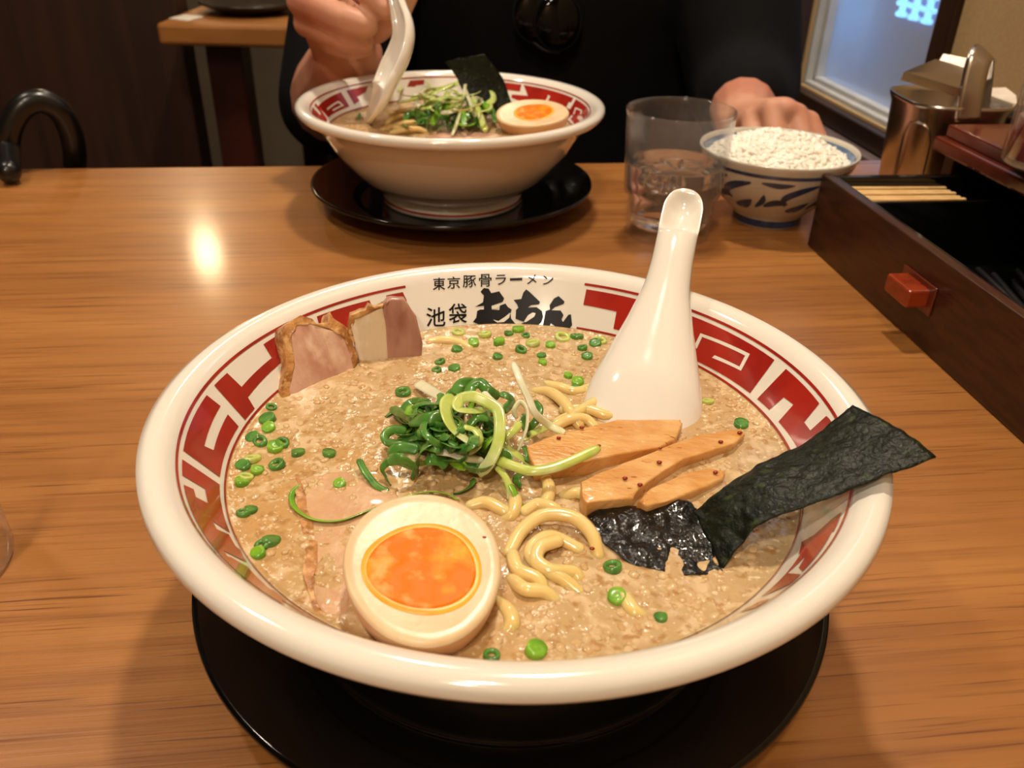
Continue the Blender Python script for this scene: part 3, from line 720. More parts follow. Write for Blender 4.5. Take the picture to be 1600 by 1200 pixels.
# --- noodles
M_nood = mat('ramen_noodle', S(232, 206, 142), .2, c2=S(222, 192, 122), scale=60, sss=.5, coat=.3)
ND = [[(905, 858, 1), (860, 838, 3), (830, 860, 3), (845, 885, 2), (880, 905, 1), (910, 930, -1)],
      [(795, 865, 1), (815, 830, 3), (850, 805, 5), (895, 808, 5), (925, 835, 3), (935, 870, 0)],
      [(800, 865, 1), (810, 890, 1.5), (840, 905, 1), (850, 930, -.5)],
      [(872, 845, 4), (845, 855, 4), (838, 875, 3), (860, 892, 2), (895, 895, 1), (905, 905, 0)],
      [(735, 790, 1), (760, 785, 2), (790, 800, 1), (810, 808, -1)],
      [(850, 740, 1), (858, 765, 2), (850, 790, 1), (835, 800, 0)],
      [(820, 800, 1), (840, 788, 2), (865, 795, 2), (880, 812, 0)],
      [(880, 775, 0), (905, 770, 2), (925, 785, 1), (935, 800, -1)],
      [(835, 612, 0), (858, 612, 2), (880, 628, 3), (895, 650, 3), (905, 665, 1)],
      [(870, 660, 1), (900, 645, 3), (935, 625, 3), (960, 612, 2), (975, 615, 0)],
      [(880, 640, 2), (920, 640, 3), (950, 650, 2), (985, 655, 0)],
      [(865, 668, 1), (890, 655, 3), (915, 655, 2), (930, 668, 0)],
      [(800, 905, 0), (820, 920, 2), (850, 925, 1), (870, 940, -1)],
      [(850, 600, -1), (875, 605, 1), (900, 612, 1), (925, 605, -1)],
      [(790, 760, 0), (805, 780, 2), (800, 805, 1), (785, 815, -1)],
      [(915, 610, 0), (940, 620, 2), (965, 640, 2), (990, 650, 0)],
      [(672, 535, -.3), (690, 532, .8), (715, 535, .6), (735, 545, -.5)],
      [(775, 940, -.6), (795, 955, .8), (800, 975, .6), (790, 990, -.8)],
      [(955, 925, -.8), (975, 935, .6), (990, 955, .4), (1005, 965, -.8)]]
for i, L_ in enumerate(ND):
    o = mk('noodle', tube([Z(x, y, BZ + h * .0009 - .0006) for x, y, h in L_], [.0019, .0021, .0021, .0019], 10, 8, .85), M_nood)
    mx_, my_ = L_[1][0], L_[1][1]
    lab = ('wavy noodle between the leaning soup spoon and the menma strips' if my_ < 700 and mx_ > 800 else 'noodle end by the pork slice below the lettering' if my_ < 600 else
           'noodle scrap in the open broth below the nori' if mx_ > 930 else 'thick noodle loop between the egg and the nori' if my_ > 800 else 'noodle between the scallion nest and the egg')
    tag(o, lab, 'noodle', 'noodles surfacing in the front bowl')

# --- scallion nest
M_sd = mat('dark_green_scallion', S(84, 140, 54), .25, c2=S(54, 108, 40), scale=120, c3=S(134, 178, 84), scale3=90, lo3=.55, hi3=.8, coat=.3, sss=.1)
M_sp = mat('pale_green_scallion', S(196, 208, 110), .25, c2=S(166, 190, 76), scale=70, c3=S(222, 224, 168), scale3=60, lo3=.5, hi3=.7, coat=.3, sss=.2)
M_sw = mat('white_scallion', S(232, 226, 196), .28, c2=S(220, 216, 170), scale=80, coat=.3, sss=.25)
M_sb = mat('bright_green_scallion', S(126, 176, 44), .25, c2=S(96, 152, 36), scale=90, coat=.3, sss=.2)
KN = lambda x, y: (560 + .1875 * x, 560 + .1875 * y)
PALE = [(M_sp, 4.5, [(1060, 420, 14), (960, 440, 16), (830, 420, 17), (850, 340, 18), (960, 320, 19), (1080, 370, 18), (1160, 430, 17), (1180, 560, 15), (1160, 720, 12), (1090, 870, 8), (1000, 970, 4)]),
    (M_sp, 5.5, [(800, 320, 17), (730, 380, 17), (740, 500, 16), (800, 600, 14), (900, 680, 12), (980, 720, 11)]),
    (M_sp, 3.5, [(980, 720, 11), (1015, 660, 12), (970, 590, 13), (880, 560, 14)]),
    (M_sp, 2.4, [(760, 600, 11), (770, 700, 10), (850, 770, 9), (930, 780, 9), (1000, 730, 10), (1010, 640, 11), (960, 560, 12)]),
    (M_sw, 5, [(480, 200, 2), (600, 270, 5), (740, 350, 11)]),
    (M_sw, 3.2, [(1290, 30, 22), (1350, 180, 20), (1420, 330, 16), (1480, 460, 12), (1600, 560, 6), (1720, 620, 6)]),
    (M_sw, 2.0, [(1320, 500, 11), (1300, 430, 14), (1350, 365, 16), (1400, 430, 15), (1400, 560, 12), (1370, 660, 9), (1320, 780, 5)]),
    (M_sw, 2.4, [(1180, 430, 15), (1210, 560, 13), (1240, 660, 10), (1270, 740, 6)]),
    (M_sw, 2.8, [(650, 780, 8), (760, 790, 9), (880, 830, 8), (1040, 850, 6)]),
    (M_sp, 3, [(1190, 680, 10), (1290, 610, 12), (1350, 530, 12)]),
    (M_sp, 5, [(1200, 740, 8), (1300, 790, 6), (1440, 890, 3)]),
    (M_sp, 2.6, [(1150, 900, 6), (1220, 980, 5), (1260, 1090, 3), (1265, 1180, 1)]),
    (M_sw, 3, [(1040, 280, 18), (1100, 350, 18), (1200, 420, 15)]),
    (M_sp, 4, [(1140, 830, 8), (1260, 880, 8), (1440, 930, 8.5), (1640, 900, 9), (1840, 820, 10), (2010, 740, 11)]),
    (M_sw, 1.8, [(520, 640, 9), (640, 690, 9), (740, 760, 8)]),
    (M_sp, 3, [(1370, 680, 5), (1460, 620, 5), (1580, 570, 3)])]
DARK = [(M_sd, 5, [(270, 410, 3), (350, 460, 6), (430, 520, 8)]), (M_sd, 7, [(430, 520, 8), (560, 510, 12), (700, 480, 13)]), (M_sd, 6, [(450, 400, 12), (560, 370, 14), (670, 385, 13)]),
    (M_sb, 4, [(440, 390, 9), (425, 460, 9), (560, 460, 10)]), (M_sd, 5, [(400, 600, 5), (300, 590, 6), (230, 630, 6), (240, 690, 5), (330, 705, 4), (420, 690, 4)]),
    (M_sd, 6, [(800, 300, 12), (850, 220, 14), (930, 205, 15), (985, 235, 15)]), (M_sd, 6, [(920, 300, 15), (940, 230, 16), (1010, 200, 17), (1080, 270, 16), (1170, 330, 13)]),
    (M_sd, 5, [(1180, 290, 12), (1240, 310, 12), (1290, 350, 10), (1210, 440, 10)]), (M_sd, 4, [(1460, 360, 10), (1510, 420, 10), (1480, 520, 8), (1400, 600, 5)]),
    (M_sd, 6, [(500, 760, 8), (350, 740, 8), (270, 790, 6), (300, 870, 3)]), (M_sd, 4, [(260, 840, 7), (190, 920, 4), (230, 1000, 1), (270, 1060, 0)]),
    (M_sd, 6, [(240, 850, 7), (330, 840, 9), (420, 890, 7), (460, 930, 5)]), (M_sd, 7, [(610, 700, 12), (530, 760, 11), (490, 860, 7), (465, 1010, 1)]),
    (M_sd, 3.5, [(0, 840, 3), (60, 950, 2), (150, 1060, .8), (250, 1110, .2)]), (M_sd, 3.5, [(960, 1000, 2), (930, 1060, 1.2), (860, 1110, .8), (790, 1130, .3)]),
    (M_sd, 5, [(1170, 830, 8), (1210, 790, 9), (1260, 830, 8), (1230, 870, 7)]), (M_sd, 4, [(920, 560, 13), (990, 490, 15), (1090, 500, 14)]), (M_sd, 6, [(560, 860, 6), (600, 840, 7), (680, 850, 6), (740, 900, 4)]),
    (M_sb, 4, [(1270, 1050, 4), (1310, 1130, 3), (1340, 1200, 1.5), (1370, 1260, .5)]), (M_sd, 5, [(1340, 960, 4), (1310, 1010, 4), (1340, 1080, 2)]), (M_sd, 4, [(680, 290, 12), (690, 340, 13), (670, 400, 13)]),
    (M_sb, 3, [(-480, 1050, .6), (-555, 1140, .7), (-520, 1250, .8), (-370, 1340, 1), (-160, 1350, 1), (50, 1280, 1), (320, 1170, 1), (560, 1115, 1), (740, 1130, 1.5), (830, 1180, 2)]),
    (M_sd, 4, [(1390, 730, 6), (1420, 800, 6), (1410, 860, 5)]), (M_sd, 5, [(1400, 470, 9), (1380, 560, 8), (1430, 640, 5)])]
random.seed(21)
for k in range(46):   # inner curls filling the nest
    a = random.uniform(0, 2 * pi); r = sqrt(random.random()); cx, cy = 800 + 430 * r * cos(a), 600 + 290 * r * sin(a)
    h = max(2, 14 * (1 - r * .8)) + random.uniform(-2, 0); R = random.uniform(60, 190); a0 = random.uniform(0, 6.3); sp = random.choice((-1, 1)) * random.uniform(2.5, 5.6)
    pts = [(cx + R * cos(a0 + sp * q / 6), cy + R * random.uniform(.6, .8) * sin(a0 + sp * q / 6), max(.4, h + 4 * sin(q * .8 + a0) - abs(q - 3) * .6)) for q in range(7)]
    DARK.append((M_sd if random.random() < .85 else M_sb, random.uniform(3, 5.5), pts))
LAB = {M_sd: 'dark green shredded scallion strand in the nest beside the menma', M_sp: 'pale green shredded scallion strand in the nest beside the menma',
       M_sw: 'white shredded scallion strand in the nest beside the menma', M_sb: 'bright green shredded scallion strand near the egg and menma'}
def strand(m, wd, pts, lab, grp, k=KN, s=1.0, zb=BZ):
    P3 = [Z(*k(x, y), zb + h * .001 * s) for x, y, h in pts]
    nn = V((random.uniform(-.7, .7), random.uniform(-1, .1), 1))
    o = mk('scallion_strand', ribbon(P3, wd * .001 * s * (.62 if m in (M_sd, M_sb) else .8), .00045, random.uniform(-.1, .3), nn, 7, random.uniform(-1.2, 1.2) * (1 if m in (M_sd, M_sb) else .35)), m)
    return tag(o, lab, 'scallion', grp)
for i, (m, wd, pts) in enumerate(DARK + PALE):
    lab = LAB[m]; mx_ = sum(p[0] for p in pts) / len(pts); my_ = sum(p[1] for p in pts) / len(pts); mh = max(p[2] for p in pts)
    if my_ > 1000: lab = lab.replace('in the nest beside the menma', 'lying on the broth between the nest and the egg').replace('near the egg and menma', 'trailing on the broth beside the egg')
    elif mx_ > 1250: lab = lab.replace('in the nest beside the menma', 'at the side of the nest touching the menma')
    elif mh > 15: lab = lab.replace('in the nest beside the menma', 'curling on top of the scallion nest')
    elif mx_ < 520: lab = lab.replace('in the nest beside the menma', 'at the side of the nest facing the pork')
    strand(m, wd, pts, lab, 'shredded scallions in the front bowl')

# --- floating scallion rings
def ring_mesh(r, h, m, name):
    prof = [(r * .55, -h), (r, -h), (r * 1.04, 0), (r, h), (r * .55, h), (r * .5, 0)]
    vs, fs = lathe(prof, (0, 0, 0), 14, closed=True); me = bpy.data.meshes.new(name); me.from_pydata([tuple(v) for v in vs], [], fs)
    for p in me.polygons: p.use_smooth = True
    me.materials.append(m); return me
def disc_mesh(r, h, m, name):
    vs, fs = lathe([(0, -h), (r, -h), (r * 1.03, 0), (r, h), (r * .6, h * .7), (0, h * .9)], (0, 0, 0), 14); me = bpy.data.meshes.new(name); me.from_pydata([tuple(v) for v in vs], [], fs)
    for p in me.polygons: p.use_smooth = True
    me.materials.append(m); return me
RINGS = {'d': ring_mesh(.0021, .0009, M_sd, 'ring_dark'), 'D': disc_mesh(.0020, .0009, M_sd, 'disc_dark'), 'l': ring_mesh(.0026, .0008, M_sp, 'ring_pale'), 'b': disc_mesh(.0020, .0012, M_sb, 'disc_bright')}
RLAB = {'d': 'dark green chopped scallion ring floating on the broth', 'D': 'dark green solid scallion slice floating on the broth', 'l': 'pale yellow-green chopped scallion ring floating on the broth', 'b': 'bright green scallion slice floating on the broth'}
K5b = lambda x, y: (600 + .25 * x, 400 + .25 * y)
spots = [(395, 684, 'D'), (407, 691, 'd'), (441, 694, 'd'), (466, 708, 'D'), (514, 709, 'D'), (424, 637, 'd'), (418, 655, 'D'), (420, 670, 'b'), (380, 728, 'D'), (385, 745, 'l'), (402, 736, 'b'), (378, 754, 'b'), (433, 727, 'd'), (395, 717, 'l'), (392, 797, 'D'),
         (381, 802, 'd'), (424, 846, 'D'), (410, 853, 'd'), (404, 866, 'b'), (531, 757, 'b'), (430, 700, 'b'), (957, 887, 'd'), (1032, 965, 'D'), (837, 1017, 'b'), (768, 1025, 'd'), (1158, 663, 'D'), (982, 634, 'b'), (988, 640, 'd'), (1106, 627, 'l'), (964, 934, 'b')]
for x, y, k in [(465, 478, 'l'), (630, 490, 'l'), (885, 500, 'd'), (840, 465, 'b'), (1115, 510, 'l'), (1205, 505, 'd'), (1240, 575, 'd'), (1320, 548, 'D'), (1270, 630, 'D'), (855, 590, 'd'), (710, 630, 'D'), (985, 625, 'D'), (990, 668, 'b'), (455, 585, 'D'),
                (350, 665, 'd'), (330, 715, 'd'), (440, 705, 'D'), (560, 545, 'b'), (120, 855, 'd'), (1150, 750, 'b'), (1210, 790, 'b'), (1200, 832, 'D'), (1170, 845, 'D'), (1350, 530, 'l'), (780, 485, 'd'), (720, 540, 'b'), (930, 545, 'l'), (1040, 560, 'b')]:
    spots.append((*K5b(x, y), k))
random.seed(5)
for x, y, k in spots:
    o = bpy.data.objects.new('scallion_ring', RINGS[k]); col.objects.link(o); o.location = Z(x, y, BZ + .0002)
    s = random.uniform(.85, 1.3); o.scale = (s * random.uniform(.8, 1.1), s, s); o.rotation_euler = (random.uniform(-.3, .3), random.uniform(-.3, .3), random.uniform(0, 6))
    where = 'by the sunken pork slice' if x < 550 else 'below the lettering' if y < 620 and x < 860 else 'near the leaning spoon' if y < 700 else 'in the broth below the nori'
    tag(o, RLAB[k].replace('on the broth', where), 'scallion', 'chopped scallion floating in the front bowl')

# ================================================================== soup spoons
def renge(sections, m, name, label, cat='spoon', hollow_end=False, group=None):
    """sections: (centre, along, toward-back direction n, half width, depth, thickness). Back bulges along n."""
    vs, fs = [], []; m_ = 13; K = 2 * m_
    for c, t, n, hw, dp, th in sections:
        t = t.normalized(); n = (n - t * n.dot(t)).normalized(); b = t.cross(n); o_ = []; i_ = []
        for j in range(m_):
            a = -pi / 2 + pi * j / (m_ - 1)
            x = sin(a); y = cos(a)
            yo = dp * y if dp >= 0 else dp * max(0, (1 - (x / .8) ** 2))
            o_.append(c + b * (hw * x) + n * yo)
            iw = max(hw - th * .5, hw * .5); i_.append(c + b * (iw * x) + n * (yo - th - .0004))
        vs += o_ + i_[::-1]
    S_ = len(sections)
    for i in range(S_ - 1):
        for j in range(K): j2 = (j + 1) % K; fs.append([i * K + j, i * K + j2, (i + 1) * K + j2, (i + 1) * K + j])
    fs.append(list(range(K))); fs.append([(S_ - 1) * K + j for j in range(K)])
    org = min((s[0] for s in sections), key=lambda p: p.z)
    o = mk(name, (vs, fs), m, loc=org)
    sd = o.modifiers.new('smooth', 'SUBSURF'); sd.levels = sd.render_levels = 1
    return tag(o, label, cat, group)
def dense(keys, n):
    """keys: list of (s, values...) -> monotone smooth interpolation at n points"""
    out = []; ss = [k[0] for k in keys]; m = len(keys)
    def slope(i, c):
        if i == 0 or i == m - 1: return 0
        d0 = (keys[i][c] - keys[i - 1][c]) / (ss[i] - ss[i - 1]); d1 = (keys[i + 1][c] - keys[i][c]) / (ss[i + 1] - ss[i])
        return 0 if d0 * d1 <= 0 else 2 * d0 * d1 / (d0 + d1)
    for q in range(n):
        x = ss[0] + (ss[-1] - ss[0]) * q / (n - 1); i = max(k for k in range(m - 1) if ss[k] <= x + 1e-12); h = ss[i + 1] - ss[i]; t = (x - ss[i]) / h
        row = [x]
        for c in range(1, len(keys[0])):
            a, b, da, db = keys[i][c], keys[i + 1][c], slope(i, c) * h, slope(i + 1, c) * h
            row.append((2 * t ** 3 - 3 * t * t + 1) * a + (t ** 3 - 2 * t * t + t) * da + (-2 * t ** 3 + 3 * t * t) * b + (t ** 3 - t * t) * db)
        out.append(tuple(row))
    return out
A_ = Z(1006, 628, BZ); B_ = Z(1047, 425, .0855); dr = (B_ - A_).normalized()
# handle tip where the axis meets the pixel row of the tip
best = min((abs(((A_ + dr * (q * .0005)) - CAM).dot(UP) / ((A_ + dr * (q * .0005)) - CAM).dot(FW) * F_PX - (600 - 291)), q * .0005) for q in range(100, 400)); TL = best[1]
nb_ = V((-.10, -.62, .75)); nb_ = (nb_ - dr * nb_.dot(dr)).normalized()
keys = [(-.042, .002, .001, .002), (-.040, .004, .002, .002), (-.037, .011, .004, .003), (-.028, .0185, .009, .0035), (-.012, .0215, .012, .0035), (0, .0208, .0120, .0035), (.018, .0165, .0100, .0035), (.036, .0118, .0078, .004), (.052, .0086, .0062, .0045),
        (TL - .034, .0080, .0056, .005), (TL - .025, .0080, .0044, .006), (TL - .019, .0082, -.0040, .007), (TL - .010, .0082, -.0050, .008), (TL - .004, .0070, -.0026, .007), (TL - .0005, .0048, .001, .004), (TL + .001, .002, .001, .002)]
sec = []
for s, hw, dp, th in dense(keys, 80):
    bend = -nb_ * (.010 * max(0, (-s + .01) / .05) ** 2) * -1     # bowl of the spoon dips
    off = nb_ * (-.004 * max(0, (s - .05) / .06) ** 2)
    sec.append((A_ + dr * s - bend * .6 + off, dr, nb_, hw, dp, th))
renge(sec, M_porc, 'soup_spoon', 'white porcelain soup spoon leaning in the bowl with brush lettering')
# spoon held by the person
sp = [(577, 192, .0530, .604), (590, 150, 0, .606), (606, 112, 0, .610), (622, 75, 0, .616), (628, 45, 0, .622), (622, 12, 0, .630), (616, -20, 0, .638), (612, -55, 0, .648)]
pc = [Z(577, 190, .0545)] + [Y(x, y, yy) for x, y, z, yy in sp[1:]]
P_ = cr(pc, 6); fr_ = frames(P_)
HW = [.004, .0125, .0148, .0145, .0125, .0095, .0070, .0062, .0058]
DP = [.002, .007, .009, .0095, .009, .007, .005, .004, .0035]
nh = V((.80, .42, -.35))
secs = [(c, fr_[i][0], nh, lerp_list(HW, i / (len(P_) - 1)), lerp_list(DP, i / (len(P_) - 1)), .003) for i, c in enumerate(P_)]
renge(secs, M_porc, 'soup_spoon', 'white porcelain soup spoon held in the person\'s hand')

# ================================================================== toppings of the rear bowl
KR = lambda x, y: (440 + .325 * x, .325 * y)
egg_half(Z(*KR(1205, 545), .0690), V((-.10, -.28, 1)), V((1, -.15, 0)), .0262, .0190, .0205, (.001, .001), (.0140, .0125), 'halved egg with orange yolk beside upright nori')
t = thing('nori_sheet', 'dark nori sheet standing upright behind the rear scallion pile', 'nori', Z(770, 180, BZ))
sheet([Y(735, 178, .662), Y(722, 140, .668), Y(708, 112, .672), Y(694, 96, .672)], [Y(806, 178, .668), Y(796, 150, .674), Y(785, 122, .676), Y(757, 84, .674)], M_nori, 'sheet', t, 40, 16, .0008, .0005, 3)
RS = [(M_sp, 4, [(560, 490, 4), (620, 480, 9), (720, 450, 14), (830, 400, 19)]), (M_sp, 4, [(700, 440, 10), (800, 420, 16), (900, 380, 21), (960, 380, 20)]), (M_sw, 2.2, [(860, 380, 22), (830, 340, 26), (850, 310, 29), (885, 340, 27), (880, 420, 21), (850, 560, 12), (820, 650, 4)]),
      (M_sp, 4, [(940, 380, 20), (1000, 420, 18), (1020, 470, 15), (990, 500, 13)]), (M_sp, 4, [(920, 460, 17), (950, 540, 12), (980, 630, 4)]), (M_sw, 2.5, [(880, 420, 20), (910, 500, 16), (930, 560, 11)]),
      (M_sp, 3.5, [(620, 540, 6), (720, 490, 11), (800, 460, 15)]), (M_sd, 6, [(600, 600, 3), (610, 550, 6), (680, 560, 7), (700, 610, 4)]), (M_sd, 6, [(660, 600, 3), (720, 530, 9), (790, 560, 9), (800, 620, 4)]),
      (M_sb, 6, [(720, 600, 5), (780, 520, 12), (860, 540, 12), (880, 610, 5)]), (M_sd, 6, [(820, 620, 3), (860, 560, 9), (930, 560, 9), (960, 610, 4)]), (M_sb, 5, [(620, 480, 8), (680, 460, 11), (740, 480, 11)]),
      (M_sb, 5, [(760, 480, 13), (830, 470, 16), (900, 470, 16)]), (M_sd, 5, [(940, 600, 4), (960, 520, 10), (1010, 520, 10), (1030, 590, 4)]), (M_sp, 4, [(730, 420, 12), (700, 390, 14), (740, 430, 14)]), (M_sd, 5, [(700, 530, 9), (760, 500, 12), (850, 510, 13)]),
      (M_sb, 5, [(900, 520, 13), (960, 490, 14), (1000, 540, 9)]), (M_sd, 5, [(750, 620, 3), (800, 580, 7), (860, 600, 6)]), (M_sd, 4, [(360, 570, 1), (375, 545, 3), (390, 570, 1)])]
RL = {M_sd: 'dark green scallion strand in the pile on the person\'s ramen', M_sp: 'pale green scallion strand in the pile on the person\'s ramen', M_sw: 'white scallion strand in the pile on the person\'s ramen', M_sb: 'bright green scallion strand in the pile on the person\'s ramen'}
random.seed(3)
for m, wd, pts in RS: strand(m, wd * 1.5, pts, RL[m], 'shredded scallions in the rear bowl', KR, 1.0)
for k in range(14):
    x, y = random.uniform(620, 1000), random.uniform(500, 610); a0 = random.uniform(0, 6); h = 8 - abs(x - 810) * .02
    strand(M_sd if k % 3 else M_sb, random.uniform(4, 7), [(x + 45 * cos(a0 + q), y + 22 * sin(a0 + q), max(1, h + 3 * sin(q + a0))) for q in range(5)], RL[M_sd if k % 3 else M_sb], 'shredded scallions in the rear bowl', KR)
for k in range(22):
    x, y = random.uniform(620, 960), random.uniform(430, 520); a0 = random.uniform(0, 6); h = 21 - abs(x - 840) * .035 - (y - 430) * .06
    m = M_sp if k % 4 else M_sw; sp_a = random.uniform(.5, .9)
    strand(m, random.uniform(3, 5), [(x + 75 * cos(a0 + q * sp_a), y + 26 * sin(a0 + q * sp_a), max(2, h + 4 * sin(q + a0))) for q in range(5)], RL[m], 'shredded scallions in the rear bowl', KR)
for L_ in ([(500, 600, 0), (540, 570, 3), (590, 560, 4), (630, 575, 2)], [(510, 620, 1), (560, 600, 4), (620, 590, 4), (660, 600, 1)], [(520, 545, 0), (560, 540, 3), (600, 530, 3), (640, 520, 0)], [(530, 640, 0), (590, 625, 3), (650, 620, 3), (690, 635, 0)], [(480, 630, -1), (520, 610, 2), (570, 620, 3), (610, 640, 0)]):
    o = mk('noodle', tube([Z(*KR(x, y), BZ + h * .001) for x, y, h in L_], .0024, 10, 8, .85), M_nood); tag(o, 'yellow ramen noodle beside the rear scallion pile', 'noodle', 'noodles surfacing in the rear bowl')
q = [(690, 655), (760, 638), (900, 632), (1020, 640), (1060, 652), (900, 665)]
o = mk('pork_slice', slab([Z(*KR(x, y), BZ + .0025) for x, y in q], (0, 0, 1), .005, .001, .0004, 3), M_pork); tag(o, 'flat pink pork slice at the near rim of the rear bowl', 'pork slice')

# ================================================================== water glass
def tumbler(c, label, h=.086, k=0):
    t = thing('water_glass', label, 'glass', c)
    outer = [(0, 0), (.0268, 0), (.0286, .002), (.0290, .010), (.0298, .026), (.0304, .0285), (.0325, .0305), (.0331, .033), (.0356, h - .004), (.0361, h - .001), (.0357, h)]
    inner = [(.0346, h), (.0340, h - .002), (.0336, h - .008), (.0313, .033), (.0304, .0300), (.0282, .0275), (.0272, .012), (.0258, .0085), (0, .0080)]
    mk('tumbler', lathe([(max(0, r - k * z), z) for r, z in outer + inner], c, 96), M_glass, t)
    return t
GC = V((.1062, .5720, 0))
tumbler(GC, 'tall clear glass of iced water beside the rice bowl')
wat = [(0, .0083), (.0256, .0088), (.0270, .0122), (.0280, .0276), (.0301, .0302), (.0311, .0335), (.0319, .050), (.0321, .0508), (.030, .0503), (0, .0503)]
tag(mk('drinking_water', lathe(wat, GC, 72), M_water), 'clear water filling the glass beside the rice bowl', 'water')
for i, (dx, dy, z, a) in enumerate(((-.009, -.004, .0420, .4), (.011, .003, .0425, 1.1), (.0, .012, .0400, .1))):
    R = Matrix.Rotation(a, 3, 'Z') @ Matrix.Rotation(.5 + i, 3, 'X'); c = GC + V((dx, dy, z))
    v, f = box(-.0075, .0075, -.0075, .0075, -.0075, .0075, .0025, 3); o = mk('ice_cube', ([c + R @ V(p) for p in v], f), M_ice)
    tag(o, 'clear ice cube floating in the water glass', 'ice cube', 'ice cubes in the water glass')
lg = Z(7, 900, 0)
tumbler(V((lg.x - .0290, lg.y + .002, 0)), 'clear empty tumbler beside the saucer of the lettered bowl', .086, .085)

# ================================================================== rice bowl
RC = V((.1850, .6080, 0))
def rice_mat():
    return mat('rice_bowl_glaze', S(208, 200, 184), .2, c2=S(196, 188, 172), scale=30, coat=.4)
M_rb = rice_mat(); M_blue = mat('indigo_glaze', S(38, 52, 84), .2, c2=S(52, 70, 104), scale=60, coat=.4); M_lblue = mat('pale_blue_glaze', S(110, 136, 168), .2, c2=S(90, 118, 154), scale=90, coat=.4)
t = thing('rice_bowl', 'small white rice bowl with indigo leaf brushwork behind the water glass', 'bowl', RC)
RP = [(0, .004), (.019, .003), (.021, 0), (.0245, 0), (.0243, .006), (.0265, .009), (.037, .018), (.046, .030), (.0515, .042), (.0542, .0500), (.0555, .0525), (.0550, .0536), (.0535, .0528), (.0525, .0500), (.049, .040), (.043, .029), (.033, .018), (.02, .011), (0, .009)]
mk('body', lathe(RP, RC, 120), M_rb, t)
def rp_r(z):
    P = RP[3:11]
    for (r1, z1), (r2, z2) in zip(P, P[1:]):
        if z1 <= z <= z2: return r1 + (r2 - r1) * (z - z1) / (z2 - z1)
    return .0245
def rp_band(z0, z1, m, name, off=.0002, n=4):
    prof = [(rp_r(z0 + (z1 - z0) * i / n) + off, z0 + (z1 - z0) * i / n) for i in range(n + 1)]
    vs, fs = lathe(prof, RC, 96); fs = [f for f in fs if len(f) == 4]; return mk(name, (vs, fs), m, t)
rp_band(.0445, .0470, M_blue, 'blue_band'); rp_band(.0015, .0065, M_blue, 'blue_band')
vs, fs = lathe([(.0521, .0505), (.0488, .0405)], RC, 96); fs = [f for f in fs if len(f) == 4]; mk('inner_blue_band', (vs, fs), M_lblue, t)
def leaf(pts, wid):
    P = cr([V((a, z, 0)) for a, z in pts], 8); vs, fs = [], []
    for i, p in enumerate(P):
        s = i / (len(P) - 1); d = P[min(i + 1, len(P) - 1)] - P[max(i - 1, 0)]; nrm = V((-d.y, d.x, 0)).normalized() * wid * (.25 + sin(pi * min(1, s * 1.05)) ** .7)
        for sg in (-1, 0, 1):
            q = p + nrm * sg; z = min(max(q.y, .0095), .0435); a = q.x / .042; r = rp_r(z) + .00022; vs.append(RC + V((r * cos(a), r * sin(a), z)))
    for i in range(len(P) - 1):
        for k in (0, 1): fs.append([i * 3 + k, i * 3 + k + 1, (i + 1) * 3 + k + 1, (i + 1) * 3 + k])
    mk('leaf_stroke', (vs, fs), M_blue, t)
for base in (-pi / 2 + .30, -pi / 2 - .62, -pi / 2 - 1.55, pi / 2, -.1 + pi, 0.6):
    b0 = base * .042
    leaf([(b0 + .002, .040), (b0 - .008, .036), (b0 - .016, .030), (b0 - .014, .023)], .0021)
    leaf([(b0 - .012, .019), (b0 - .004, .021), (b0 + .002, .026)], .0026)
    leaf([(b0 + .004, .020), (b0 + .009, .026), (b0 + .010, .032)], .0016)
    leaf([(b0 + .008, .041), (b0 + .018, .040), (b0 + .026, .041)], .0016)
    leaf([(b0 + .010, .022), (b0 + .018, .026), (b0 + .026, .025)], .0022)
random.seed(9)
def rice_h(x, y):
    r = math.hypot(x, y) / .049
    return .0440 + .0150 * max(0, 1 - r ** 2.4) + .007 * noise.noise(V((x * 80, y * 80, 2))) * max(0, 1 - r * .9)
vs, fs = [], []; NR, NA_ = 24, 64
vs.append(RC + V((0, 0, rice_h(0, 0))))
for i in range(1, NR + 1):
    r = .0492 * i / NR
    for j in range(NA_): a = 2 * pi * j / NA_; x, y = r * cos(a), r * sin(a); vs.append(RC + V((x, y, rice_h(x, y))))
for j in range(NA_): fs.append([0, 1 + j, 1 + (j + 1) % NA_])
for i in range(NR - 1):
    for j in range(NA_): j2 = (j + 1) % NA_; a = 1 + i * NA_; fs.append([a + j, a + NA_ + j, a + NA_ + j2, a + j2])
parts = [(vs, fs)]
for k in range(1700):
    a = random.uniform(0, 6.2832); r = .0485 * sqrt(random.random()); x, y = r * cos(a), r * sin(a)
    R = Matrix.Rotation(random.uniform(0, 6), 3, 'Z') @ Matrix.Rotation(random.uniform(-.6, .6), 3, 'Y')
    parts.append(ball(RC + V((x, y, rice_h(x, y) + random.uniform(-.0004, .0012))), .0034, .0018, .0016, 8, 5, R))
tag(mk('steamed_rice', merge(*parts), mat('cooked_rice', S(250, 246, 236), .4, c2=S(246, 240, 226), scale=50)), 'mound of steamed white rice heaped in the small blue and white bowl', 'rice', kind='stuff')

